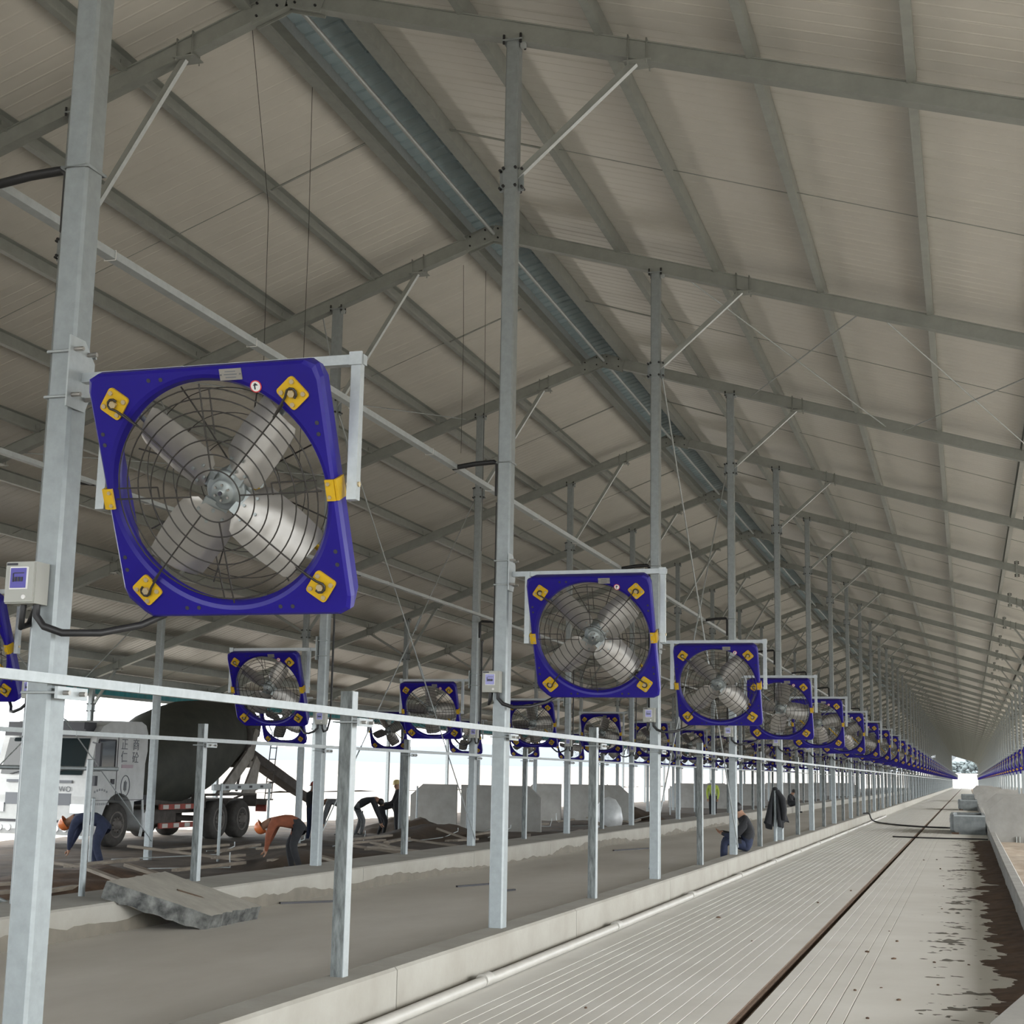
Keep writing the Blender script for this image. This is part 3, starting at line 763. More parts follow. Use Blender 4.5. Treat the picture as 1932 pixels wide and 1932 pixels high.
# ------------------------------------------------------------------ switch boxes and their cables
def switch_box_tpl():
    b = MB(); b.box((0, 0, 0), (0.155, 0.10, 0.19)); b.box((0, -0.056, 0), (0.145, 0.014, 0.18))
    w = MB(); w.box((0.0, -0.066, 0.018), (0.092, 0.008, 0.102), 1); w.box((0.0, -0.070, 0.018), (0.08, 0.008, 0.09), 0)
    for i in range(3): w.box((-0.012 + 0.016 * i, -0.0755, 0.012), (0.011, 0.004, 0.02), 2)
    w.box((0.006, -0.0755, 0.04), (0.05, 0.003, 0.004), 2); w.box((-0.024, -0.0755, 0.02), (0.004, 0.003, 0.04), 2)
    s = MB(); s.box((-0.04, -0.064, 0.082), (0.055, 0.004, 0.010))
    l = MB(); l.cyl((0.03, -0.07, -0.068), (0.03, -0.06, -0.068), 0.010, 12)
    return [('box_body', b.mesh('box_body', BOXG), None, ID), ('window', w.mesh('window', [WINDOW_V, WHITE, INK]), 0, ID), ('title_strip', s.mesh('title_strip', INK), 0, ID), ('latch', l.mesh('latch', WHITE), 0, ID)]
SBX = switch_box_tpl()
SBX_FAR = joined(SBX, 'switch_box')
def cables(x, k, s, zb, label, group=None):
    y = YK(k) - 0.12; cx = x - 0.03 * s
    mb = MB(); fx = x + s * 0.45
    mb.tube([(cx + 0.03 * s, y, zb), (cx + 0.03 * s, y, zb - 0.05), (cx + 0.08 * s, y - 0.01, zb - 0.10), (cx + 0.17 * s, y, zb - 0.13), (cx + 0.29 * s, y + 0.12, zb - 0.12), (cx + 0.40 * s, y + 0.28, zb - 0.07), (fx, y + 0.36, zb - 0.012)], 0.017, 8)
    o = mb.build('fan_cable', BLK); tag(o, label, 'cable', group)
    m2 = MB(); m2.tube([(cx - 0.04 * s, y, zb), (cx - 0.045 * s, y, zb - 0.06), (cx - 0.06 * s, y + 0.02, zb - 0.10), (cx - 0.075 * s, y + 0.10, zb - 0.08), (cx - 0.075 * s, y + 0.20, zb + 0.1), (cx - 0.075 * s, y + 0.20, 4.15)], 0.015, 8)
    m2.build('riser_cable', BLK, o)
for x, s, ks, nm in ((X1, 1, range(1, 19), 'aisle-side'), (X2, -1, range(2, 12), 'far curb')):
    for n, k in enumerate(ks):
        loc = (x - 0.055 * (1 if s > 0 else -1), YK(k) - 0.125, 2.47 if s > 0 else 2.40)
        if k <= 9:
            b = place(SBX, 'switch_box', loc); tag(b, f'pale grey switch box with violet window on the {ORD[n + 1]} {nm} fan column', 'switch box', f'switch boxes on the {nm} columns')
            cables(x, k, s, loc[2] - 0.095, f'black cable looping from the {ORD[n + 1]} {nm} switch box to its fan')
        else:
            b = link('switch_box', SBX_FAR, None, loc); tag(b, f'tiny distant switch box on the {nm} columns past the ninth', 'switch box', f'distant switch boxes on the {nm} columns')
            cables(x, k, s, loc[2] - 0.095, f'black cable loop under a distant {nm} fan past the ninth', f'distant {nm} cable loops')

# ------------------------------------------------------------------ feed fences: posts and rails on the curbs
def post_mesh(h, m):
    mb = MB(); w, d, t = 0.085, 0.085, 0.012
    mb.prism([(-w / 2, -d / 2), (w / 2, -d / 2), (w / 2, d / 2), (-w / 2, d / 2), (-w / 2, d / 2 - t), (w / 2 - t, d / 2 - t), (w / 2 - t, -d / 2 + t), (-w / 2, -d / 2 + t)], 0, h, 0)
    mb.box((-w / 2 + 0.004, 0, h / 2), (0.008, d * 0.98, h), 0)
    mb.box((w / 2 + 0.003, -0.0, h / 2), (0.006, d, h), 1)
    return mb.mesh('feed_post', m)
PM = post_mesh(2.19 - CURB_Z, [STAIN, GALV_B])
for x, ks, nm in ((X1, range(1, NB), 'aisle-side'), (X2, range(1, 30), 'far curb')):
    for k in ks:
        o = link('feed_post', PM, None, (x, YK(k) + 3.5, CURB_Z))
        if k <= 9: tag(o, f'stained steel feed post midway after the {ORD[k]} {nm} column', 'post', f'feed posts in the {nm} row')
        else: tag(o, f'slim distant feed post in the {nm} row past the ninth column', 'post', f'distant feed posts in the {nm} row')
def feed_rail(x, z, label, y1, posts_x, ks, sgn=1):
    root = empty('feed_rail'); tag(root, label, 'rail')
    seg = MB(); seg.box((x, BAY / 2, z), (0.045, BAY - 0.004, 0.045)); seg = seg.mesh('rail_length', GALV_B)
    n = int((y1 + 6) / BAY)
    for i in range(min(n, 26)): link('rail_length', seg, root, (0, YK(0) + 0.6 + i * BAY, 0))
    if n > 26:
        y = YK(0) + 0.6 + 26 * BAY; mb = MB(); mb.box((x, (y + y1) / 2, z), (0.045, y1 - y, 0.045)); mb.build('rail_length', GALV_B, root)
    cl_ = MB(); dx = posts_x - x
    cl_.box((x + 0.012, 0.03, z - 0.058), (0.016, 0.24, 0.055), 0)
    for yy in (-0.04, 0.09): cl_.cyl((x, yy, z - 0.058), (x + 0.05, yy, z - 0.058), 0.012, 6, 1)
    for yy in (-0.078, 0.078): cl_.tube([(x + 0.01, yy, z - 0.058), (x + dx - 0.075, yy, z - 0.058)], 0.007, 6, 0)
    cl_.tube([(x + dx - 0.075, -0.078, z - 0.058), (x + dx - 0.075, 0.078, z - 0.058)], 0.007, 6, 0)
    cl_ = cl_.mesh('rail_clamp', [GALV_B, STEEL])
    for k in ks:
        link('rail_clamp', cl_, root, (0, YK(k), 0)); link('rail_clamp', cl_, root, (0, YK(k) + 3.5, 0))
feed_rail(X1 + 0.10, 2.04, 'long pale square feed rail clamped to the aisle-side columns', Y1, X1, range(1, 10))
feed_rail(X2 + 0.105, 1.99, 'long pale square feed rail clamped to the far curb columns', 210, X2, range(1, 10))

# ------------------------------------------------------------------ aisle: pipes, hoses, troughs, partition walls
pp = empty('water_pipe'); tag(pp, 'white pipe lying along the foot of the aisle-side curb', 'pipe')
mb = MB(); mb.cyl((0, 0, 0), (0, 4.64, 0), 0.043, 12); pl_ = mb.mesh('pipe_length', PIPEM)
mb = MB(); mb.cyl((0, -0.09, 0), (0, 0.09, 0), 0.053, 12); cp_ = mb.mesh('coupling', PIPEM)
y = 2.3
while y < 70:
    link('pipe_length', pl_, pp, (-3.70, y, 0.045)); link('coupling', cp_, pp, (-3.70, y + 4.65, 0.055)); y += 4.65
p2_ = empty('water_pipe'); tag(p2_, 'thin pale conduit running between the curb and the white pipe', 'pipe')
mb = MB(); mb.cyl((0, 0, 0), (0, 4.6, 0), 0.02, 8); pl2 = mb.mesh('pipe_length', PIPEM)
mb = MB(); mb.cyl((0, -0.05, 0), (0, 0.05, 0), 0.026, 8); cp2 = mb.mesh('coupling', PIPEM)
y = 3.1
while y < 70:
    link('pipe_length', pl2, p2_, (-3.792, y, 0.022)); link('coupling', cp2, p2_, (-3.792, y + 4.6, 0.028)); y += 4.62
def spline(pts, n=8):
    pts = [Vector(p) for p in pts]; out = []
    for i in range(len(pts) - 1):
        p0, p1, p2, p3 = pts[max(i - 1, 0)], pts[i], pts[i + 1], pts[min(i + 2, len(pts) - 1)]
        for j in range(n):
            t = j / n
            out.append(0.5 * ((2 * p1) + (p2 - p0) * t + (2 * p0 - 5 * p1 + 4 * p2 - p3) * t * t + (3 * p1 - p0 - 3 * p2 + p3) * t ** 3))
    return out + [pts[-1]]
mb = MB(); mb.tube(spline([(-4.02, 61.5, 0.36), (-3.80, 61.6, 0.36), (-3.70, 61.6, 0.14), (-3.45, 61.5, 0.032), (-2.6, 58.8, 0.03), (-1.7, 57.2, 0.03), (-0.9, 56.7, 0.03), (-0.66, 56.7, 0.03)]), 0.03, 8)
tag(mb.build('hose_and_shadow_line', BLK), 'black hose snaking from the curb across the aisle to the nearest trough', 'hose')
mb = MB(); mb.tube(spline([(-2.2, 46.6, 0.02), (-1.0, 46.3, 0.022), (0.2, 46.5, 0.022), (0.5, 46.4, 0.022)]), 0.02, 8)  # thin dark tube standing in for a shadow line on the aisle floor
tag(mb.build('hose_and_shadow_line', BLK), 'thin dark tube laid as a shadow line across the aisle short of the nearest trough', 'hose')
def trough(y, label, L_=4.2):
    root = empty('water_trough', (0, y, 0)); tag(root, label, 'trough', 'concrete troughs on the aisle')
    mb = MB(); x0, x1, h = -0.60, 0.50, 0.62
    # body: octagonal free end, hollow top
    out = [(x1, 0.0), (x1, L_), (x0 + 0.14, L_), (x0, L_ - 0.5), (x0, 0.42), (x0 + 0.05, 0.12), (x0 + 0.12, 0.0)]
    inn = [(x1 - 0.1, 0.12), (x1 - 0.1, L_ - 0.12), (x0 + 0.2, L_ - 0.12), (x0 + 0.1, L_ - 0.55), (x0 + 0.1, 0.48), (x0 + 0.17, 0.14), (x0 + 0.22, 0.12)]
    n = len(out)
    def ring(poly, z, k=1.0): return [(a, b, z) for a, b in poly]
    low = [(a + (0.10 if a < x0 + 0.2 else 0), b + (0.02 if b < 0.2 else 0), 0.0) for a, b in out]
    vs = low + ring(out, 0.12) + ring(out, h - 0.05) + [(a, b, h) for a, b in [((a * 0.985 + 0.0), b * 0.998 + 0.01) for a, b in out]] + ring(inn, h) + ring(inn, 0.35)
    for j in range(5): mb.add(vs[j * n:(j + 2) * n], [(i, (i + 1) % n, n + (i + 1) % n, n + i) for i in range(n)])
    mb.add(vs[5 * n:], [tuple(range(n))]); mb.build('basin', TROUGH, root)
    mb = MB(); mb.box(((x0 + x1) / 2 + 0.06, -0.006, h - 0.03), (x1 - x0 - 0.14, 0.02, 0.045)); mb.build('rim_strip', GALV_B, root)
    mb = MB(); mb.box((x0 + 0.16, 0.06, 0.03), (0.22, 0.2, 0.06)); mb.build('foot', RUST, root)
    mb = MB(); mb.cyl((x0 - 0.01, 0.75, 0.42), (x0 + 0.03, 0.75, 0.42), 0.07, 12); mb.build('drain_plug', BLK, root)
trough(50.9, 'dark grey concrete water trough, nearest of those on the aisle')
trough(93.6, 'small grey concrete water trough, second along the aisle')
trough(136.5, 'tiny grey concrete water trough, third along the aisle')
def part_wall(xa, xb, y, cutl, cutr, label, group, zb=-0.3, zt=1.28, m=GREYC):
    mb = MB(); c = 0.42
    poly = [(xa, zb), (xb, zb)] + ([(xb, zt - c * 0.85), (xb - c, zt)] if cutr else [(xb, zt)]) + ([(xa + c, zt), (xa, zt - c * 0.85)] if cutl else [(xa, zt)])
    mb.prism(poly, 0, 0.12, 0, Matrix(((1, 0, 0, 0), (0, 0, 1, y), (0, 1, 0, 0), (0, 0, 0, 1))))
    o = mb.build('partition_wall', m); tag(o, label, 'partition wall', group)
    return o
wy = [45.0, 58.0, 89.0, 101.0, 132.0, 144.0, 175.0, 187.0]
for i, y in enumerate(wy):
    w = ORD[i + 1]
    a = part_wall(0.56, 2.68, y, True, False, f'grey concrete wall with a cut corner beside the trough, {w} along the stalls', 'aisle ends of the stall walls')
    part_wall(2.84, 4.9, y, False, True, f'grey concrete wall panel behind the column, {w} along the camera-side stalls', 'outer ends of the stall walls')
    part_wall(-17.35, -15.78, y + 1.0, True, False, f'pale grey concrete wall half nearer the truck, {w} along the soil side', 'truck ends of the soil-side walls')
    part_wall(-15.62, -12.95, y + 1.0, False, True, f'dark grey concrete wall half with a cut end, {w} along the soil side', 'alley ends of the soil-side walls')
mb = MB()
for i in range(3): mb.cyl((1.25 + 0.09 * (i % 2) + 0.3 * (i // 2), 44.96, -0.05), (1.25 + 0.09 * (i % 2) + 0.3 * (i // 2), 44.96, 0.17), 0.018, 6)
tag(mb.build('metal_bracket', GALV_F), 'small bent bar bracket at the foot of the nearest stall wall', 'bracket')
# posts standing in front of the walls on the soil side
stall_k = 0
def stall_post(x, y, z0, z1, label, group=None, r=0.03, lean=0.0):
    mb = MB(); mb.cyl((0, 0, 0), (lean, 0, z1 - z0), r, 10); mb.cyl((lean, 0, z1 - z0), (lean, 0, z1 - z0 + 0.01), r * 0.98, 10, 1)
    o = mb.build('stall_post', [GALV, STAIN], None, (x, y, z0)); tag(o, label, 'post', group)
stall_post(-8.86, 13.9, 0.30, 1.72, 'round steel pipe post on the far curb beside the broken slab', r=0.034, lean=0.0)
stall_post(-14.57, 23.04, -0.2, 1.1, 'short round pipe post in the soil right in front of the truck door')
stall_post(-14.3, 27.2, -0.2, 1.35, 'thin pipe post under the pale railing before the rear wheels')
stall_post(-15.1, 31.0, -0.2, 1.25, 'thin pipe post closing the pale railing before the rear wheels')
mb = MB(); a, b = Vector((-14.34, 26.9, 1.28)), Vector((-15.12, 31.1, 1.28)); mb.bar(a, b, 0.05, 0.12)
d = (b - a)
for i in range(4):
    c = a + d * (0.2 + 0.2 * i); mb.box((c.x + 0.03, c.y, c.z), (0.02, 0.14, 0.05), 1)
tag(mb.build('steel_rail', [GALV_B, BLK]), 'pale slotted rail on two thin posts in front of the truck wheels', 'rail')
stall_post(-16.9, 45.4, -0.2, 1.2, 'thin post against the pale wall half, nearest the workers')
stall_post(-15.2, 45.4, -0.2, 1.2, 'thin post against the pale wall half, toward the dark wall')
for i, (x, y) in enumerate([(-16.6, 36.8), (-15.9, 64), (-14.5, 66), (-13.4, 70), (-16.9, 72), (-18.6, 60), (-19.9, 52), (-19.0, 68), (-14.0, 80), (-15.5, 84), (-17.0, 78), (-13.2, 77)]):
    stall_post(x, y, -0.2, 1.22, 'thin upright pipe post standing in the unfinished stalls', 'loose stall posts')
# brown earth swept against the narrow curb
def mound(name, x0, x1, y0, y1, nx, ny, zf, m, label, cat):
    mb = MB(); grid(mb, x0, x1, y0, y1, nx, ny, zf); o = mb.build(name, m); tag(o, label, cat, kind='stuff'); return o
def ze(x, y):
    e = (x - (0.06 + 0.16 * nz(0, y, 0.30, 4) + 0.20 * nz(x, y, 1.3, 1) + 0.10 * nz(x, y, 5.0, 6))) / 0.4
    fade = min(1, max(0, (47.5 - y) / 3)) * min(1, max(0, (y - 10.0) / 1.5))
    return -0.010 + (0.05 * min(1.3, max(-1, e)) + 0.012 * nz(x, y, 3.5, 2) + 0.006 * nz(x, y, 12, 2)) * fade - 0.03 * (1 - fade)
mound('dirt', -0.45, 0.56, 9.5, 48, 46, 900, ze, DIRT, 'brown earth heaped along the narrow rough curb', 'dirt')
def zm(x, y):
    band = 1 - abs((x - (-0.18 + 0.18 * nz(0, y, 0.25, 6))) / 0.42)
    return -0.012 + 0.026 * (nz(x * 0.6, y * 1.1, 4.5, 7) * 0.8 + nz(x, y, 14, 3) * 0.5 - 0.10 + 0.46 * band - 0.16)
mound('mud', -0.85, 0.45, 9.5, 46, 80, 1400, zm, MUD, 'streaks of dark dried mud beside the brown earth', 'mud')
# crumbs on the aisle floor
cr = random.Random(11)
for i in range(24):
    x = cr.uniform(-3.2, 0.0) if i % 4 == 0 else cr.uniform(-1.0, 0.1); y = cr.uniform(10.5, 34); s_ = cr.uniform(0.008, 0.02)
    mb = MB(); mb.sphere((0, 0, 0), (s_ * cr.uniform(0.8, 2.0), s_, s_ * 0.6), 6)
    o = mb.build('dirt_crumb', DIRT, None, (x, y, s_ * 0.35), (0, 0, cr.uniform(0, 3))); tag(o, 'small dark crumb of earth lying on the grooved aisle', 'dirt crumb', 'earth crumbs on the aisle')

# ------------------------------------------------------------------ broken slab leaning off the far curb
root = empty('broken_slab', (0, 0, 0)); tag(root, 'rough broken concrete slab leaning from the far curb into the feed alley', 'slab')
A = Vector((-8.27, 13.40, 0.53)); B = Vector((-8.50, 14.95, 0.53)); C_ = Vector((-7.55, 15.45, 0.16)); D_ = Vector((-7.52, 14.22, 0.16))
nrm = (C_ - A).cross(B - A).normalized(); nrm = nrm if nrm.z > 0 else -nrm
th = 0.17; rs = random.Random(5); top = []; bot = []
edge = [A, D_, C_, B]; NSEG = 16
for e in range(4):
    p, q = edge[e], edge[(e + 1) % 4]
    for i in range(NSEG):
        c = p.lerp(q, i / NSEG); inw = ((A + B + C_ + D_) / 4 - c).normalized()
        top.append(c + inw * rs.uniform(-0.012, 0.02)); bot.append(c - nrm * (th + rs.uniform(-0.012, 0.012)) + inw * rs.uniform(-0.015, 0.03))
n = len(top); mb = MB()
mid = [(t + b) / 2 + ((t - (A + B + C_ + D_) / 4).normalized()) * rs.uniform(-0.02, 0.025) for t, b in zip(top, bot)]
mb.add(top, [tuple(range(n))], 0); mb.add(bot, [tuple(range(n - 1, -1, -1))], 0)
mb.add(top + mid, [(i, (i + 1) % n, n + (i + 1) % n, n + i) for i in range(n)], 1); mb.add(mid + bot, [(i, (i + 1) % n, n + (i + 1) % n, n + i) for i in range(n)], 1)
mb.build('slab_body', [SLABM, SLABE], root)
mb = MB(); s0 = A.lerp(B, 0.5).lerp(C_.lerp(D_, 0.5), 0.40); s1 = s0 + (D_ - A) * 0.62 * 0.75 + (B - A) * 0.05
mb.bar(s0 + nrm * 0.001, s1 + nrm * 0.001, 0.045, 0.006, 0, nrm); mb.build('cast_slot', RUST, root)
# straw-thin marks and bits lying in the feed alley
for x, y, a, l_, lb in ((-7.0, 21.4, 0.35, 0.9, 'thin dark batten lying flat in the feed alley'), (-6.3, 20.6, 0.25, 0.5, 'short black stick lying flat in the feed alley'), (-7.9, 17.6, 0.7, 0.9, 'bent dark strip beside the foot of the far curb'), (-7.3, 33.5, 0.3, 1.6, 'flat dark board farther down the feed alley')):
    mb = MB(); mb.box((0, 0, 0.012), (0.04, l_, 0.024)); o = mb.build('loose_batten', TBLK, None, (x, y, 0.02), (0, 0, -a)); tag(o, lb, 'batten')

# ------------------------------------------------------------------ building site beyond the far curb
rnd = random.Random(21)
def plank(x, y, l_, w, t, rz, z, ry=0.0, label=None, group=None):
    mb = MB(); mb.box((0, 0, 0), (w, l_, t)); o = mb.build('formwork_plank', WOOD, None, (x, y, z), (ry, 0, rz))
    tag(o, label or 'grey timber formwork plank lying on the churned soil', 'plank', group or 'formwork planks on the soil')
for i in range(26):
    y = 10 + i * 2.1 + rnd.uniform(-0.6, 0.6)
    plank(-9.9 - rnd.uniform(0, 0.5), y, rnd.uniform(1.6, 2.4), 0.14, 0.05, rnd.uniform(-0.08, 0.08), -0.02 + rnd.uniform(0, 0.05))
    if i % 2 == 0: plank(-11.0 - rnd.uniform(0, 1.6), y + 0.5, rnd.uniform(1.5, 3.4), 0.12, 0.05, rnd.uniform(-0.3, 0.3), -0.04 + rnd.uniform(0, 0.05))
    if i % 3 == 0: plank(-12.9 - rnd.uniform(0, 2.0), y, rnd.uniform(2, 3.6), 0.16, 0.05, rnd.uniform(-0.25, 0.25), -0.02 + rnd.uniform(0, 0.06))
    if i % 4 == 1: plank(-10.6 - rnd.uniform(0, 3), y, rnd.uniform(0.9, 1.5), 0.12, 0.05, rnd.uniform(0.7, 2.2), 0.08, rnd.uniform(0.1, 0.3), 'short timber offcut tilted over the planks on the soil', 'tilted timber offcuts')
for i in range(30):
    y = 13 + i * 0.75 + rnd.uniform(-0.3, 0.3); rz = rnd.uniform(-0.25, 0.25) if i % 3 else rnd.uniform(0.8, 2.0)
    plank(-9.5 - rnd.uniform(0, 6.0), y, rnd.uniform(0.8, 2.8), rnd.uniform(0.08, 0.18), 0.045, rz, 0.0 + rnd.uniform(0, 0.08), 0.0 if i % 3 else rnd.uniform(0.02, 0.12))
for i in range(14):
    y = 11 + i * 3.6; x = -12.2 - rnd.uniform(0, 4)
    mb = MB(); p = [(0, 0, 0), (0, rnd.uniform(1, 2), rnd.uniform(0, 0.05)), (rnd.uniform(-.3, .3), rnd.uniform(2.2, 3), 0.0), (0, 3.1, 0.16), (0, 3.1, 0.25)]
    mb.tube(p, 0.012, 6); o = mb.build('steel_bar', GALV_B, None, (x, y, -0.08), (0, 0, rnd.uniform(-0.5, 0.5))); tag(o, 'thin pale steel bar lying among the formwork planks', 'bar', 'steel bars on the soil')
def heap(x, y, sx, sy, h, seed, m, label, cat='soil heap'):
    mb = MB(); n = 18; vs = []; fs = []
    grid(mb, -1, 1, -1, 1, n, n, lambda a, b: 0)
    mb.v = [(a * sx, b * sy, max(-0.05, h * (1 - (a * a + b * b)) + 0.35 * h * nz(a * 2.2 + seed, b * 2.2, 1.5, seed))) for a, b, _ in mb.v]
    o = mb.build('soil_heap', m, None, (x, y, -0.2)); tag(o, label, cat)
heap(-16.3, 43.0, 1.6, 1.4, 0.45, 3, SITE, 'low dark soil heap at the foot of the pale wall half')
heap(-12.4, 27.5, 1.8, 2.4, 0.30, 5, SITE, 'flat dark soil heap behind the bending worker in rust orange')
heap(-14.6, 40.5, 1.5, 3.0, 0.38, 8, SITE, 'long dark soil heap in front of the group of workers')
heap(-13.0, 20.2, 1.6, 2.6, 0.32, 13, DIRT, 'brown soil heap between the round pipe post and the broken slab')
heap(-13.4, 62.0, 1.4, 2.0, 0.5, 17, SITE, 'dark soil heap beside the wrapped plastic bundle')
# plastic bundle, tarp, crates
mb = MB(); mb.sphere((0, 0, 0.4), (0.5, 0.4, 0.75), 12); o = mb.build('plastic_bundle', PLASTIC, None, (-11.8, 50.5, -0.2)); tag(o, 'milky plastic wrapped bundle standing beside the dark wall end', 'bundle')
mb = MB(); grid(mb, -1.1, 1.1, -0.7, 0.7, 16, 12, lambda a, b: 0.10 + 0.09 * nz(a, b, 2.4, 3) + 0.06 * nz(a, b, 5, 1)); tag(mb.build('tarpaulin', TARP, None, (-11.6, 13.8, -0.12)), 'crumpled dark teal tarpaulin with pipes behind the near column', 'tarpaulin')
for i, (p, q, lb) in enumerate((((-12.0, 13.2, 1.25), (-10.6, 15.5, -0.05), 'slanting thin pipe falling toward the foot of the round pipe post'), ((-13.9, 17.4, 1.35), (-12.6, 15.2, 0.1), 'slanting thin pipe leaning up beside the blurred near column'), ((-12.9, 12.8, 0.55), (-12.0, 15.4, 0.55), 'level thin pipe low behind the near column'), ((-13.0, 12.5, 0.2), (-12.0, 15.4, 0.16), 'level thin pipe resting near the tarpaulin'), ((-13.2, 17.0, 1.62), (-11.9, 19.4, 1.62), 'level thin pipe in front of the truck windscreen'))):
    mb = MB(); mb.cyl(p, q, 0.03, 8); tag(mb.build('stall_pipe', GALV), lb, 'pipe')
stall_post(-12.6, 14.6, -0.2, 1.75, 'thin upright pipe at the picture edge before the truck bumper', r=0.04)
# ------------------------------------------------------------------ outdoors: hills, berm, trees, far poles
def hill(name, x0, x1, y, h, seed, m, label, zb=-2):
    mb = MB(); n = 90; vs = []
    for i in range(n + 1):
        x = x0 + (x1 - x0) * i / n
        z = h * (0.72 + 0.35 * nz(x / 160.0, seed, 1.0, seed) + 0.12 * nz(x / 40.0, seed, 1.0, seed))
        vs += [(x, y, zb), (x, y + 120, z), (x, y + 900, zb)]
    fs = []
    for i in range(n): fs += [(i * 3, i * 3 + 3, i * 3 + 4, i * 3 + 1), (i * 3 + 1, i * 3 + 4, i * 3 + 5, i * 3 + 2)]
    mb.add(vs, fs, 0, True); tag(mb.build(name, m), label, kind='structure')
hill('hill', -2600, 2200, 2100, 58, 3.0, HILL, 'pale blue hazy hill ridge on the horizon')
hill('hill', -900, 900, 760, 9, 8.0, BANK, 'low pale earth bank beyond the open end of the barn')
mb = MB(); 
grid(mb, -140, -60, 40, 420, 30, 120, lambda x, y: -0.4 + max(0, 1.8 - abs(x + 95) / 9.0) * (0.6 + 0.5 * nz(x, y, 0.06, 2)) + 0.25 * nz(x, y, 0.3, 4))
tag(mb.build('earth_bank', BANK), 'pale rubbly earth bank outside the open side of the barn', 'bank')
def tree(x, y, h, w, seed, label):
    root = empty('tree', (x, y, -0.4)); tag(root, label, 'tree', 'hazy trees past the open end')
    mb = MB(); mb.tube([(0, 0, 0), (0.2, 0, h * 0.3), (0, 0, h * 0.6)], 0.5, 8, 0, True, False, [0.6, 0.45, 0.2]); mb.build('trunk', WOOD, root)
    r_ = random.Random(seed); mb = MB()
    for i in range(170):
        t = r_.random(); a = r_.uniform(0, 6.28); rr = w * math.sqrt(r_.random()) * (1 - 0.6 * abs(t - 0.4))
        mb.sphere((rr * math.cos(a), rr * math.sin(a), h * (0.25 + 0.7 * t)), (w * 0.13, w * 0.13, h * 0.05), 6)
    mb.build('crown', TREEM, root)
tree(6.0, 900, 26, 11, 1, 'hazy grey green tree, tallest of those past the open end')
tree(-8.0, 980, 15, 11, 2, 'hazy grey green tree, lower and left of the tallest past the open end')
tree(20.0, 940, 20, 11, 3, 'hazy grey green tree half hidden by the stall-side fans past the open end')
# thin wires hanging from the roof
for i, (x, y, z0, z1, lb) in enumerate(((-7.05, 13.2, 9.5, 5.0, 'thin wire hanging from the truck-side roof, nearest the first rafter'), (-7.05, 14.75, 9.6, 5.0, 'thin wire hanging from the truck-side roof, beside the ridge cap'), (-7.0, 21.2, 9.6, 5.0, 'thin wire hanging behind the second aisle-side column'), (-7.3, 21.0, 9.5, 6.5, 'short thin wire hanging left of the second aisle-side column'), (-4.2, 20.8, 8.9, 5.6, 'thin wire hanging beyond the second aisle-side column brace'))):
    mb = MB(); mb.tube([(x, y, z0), (x, y + (0.6 if i == 0 else 0.08), (z0 + z1) / 2 + 0.4), (x, y + (0.7 if i == 0 else 0.1), z1)], 0.0035, 5); tag(mb.build('hanging_wire', WIRE), lb, 'wire')

# ------------------------------------------------------------------ concrete mixer truck
TX, TZ = -20.03, -0.17            # centre line and ground height under the truck
trk = empty('mixer_truck', (TX, 29.4, TZ)); tag(trk, 'white cab concrete mixer truck with a dark green drum parked under the eave', 'truck')
HW = 1.22                         # half width; local y runs from the bumper (0) to the tail
def prof_x(poly, x0, x1, mb, mi=0):
    """extrude a (y, z) outline across x"""
    mb.prism(poly, x0, x1, mi, Matrix(((0, 0, 1, 0), (1, 0, 0, 0), (0, 1, 0, 0), (0, 0, 0, 1))))
c = MB()
side = [(0.02, 0.55), (0.0, 1.15), (0.05, 1.55), (0.34, 2.50), (0.55, 2.72), (0.95, 2.86), (2.2, 2.88), (2.42, 2.80), (2.52, 2.62), (2.54, 2.2), (2.46, 1.9), (2.46, 1.06), (2.06, 1.02)]
side += [(1.40 + 0.66 * math.cos(t), 0.62 + 0.60 * math.sin(t)) for t in [0.15 + 0.285 * i for i in range(10)]] + [(0.62, 0.55)]
prof_x(side, -HW, HW, c); cab = c.build('cab', TWHITE, trk)
c = MB()   # sleeper roof bulge
for i in range(1): c.sphere((0, 2.35, 2.55), (HW * 0.98, 0.42, 0.36), 20)
c.build('roof_fairing', TWHITE, trk)
c = MB(); c.add([(x, y, z) for x in (-1.06, 1.06) for y, z in ((0.062, 1.62), (0.315, 2.44))], [(0, 1, 3, 2)])
c.v = [(x, y - 0.012, z) for x, y, z in c.v]
for x in (-0.45, 0.5): c.bar((x - 0.35, 0.045, 1.62), (x + 0.35, 0.09, 1.80), 0.02, 0.02, 1)
c.build('windscreen', [TGLASS, TBLK], cab)
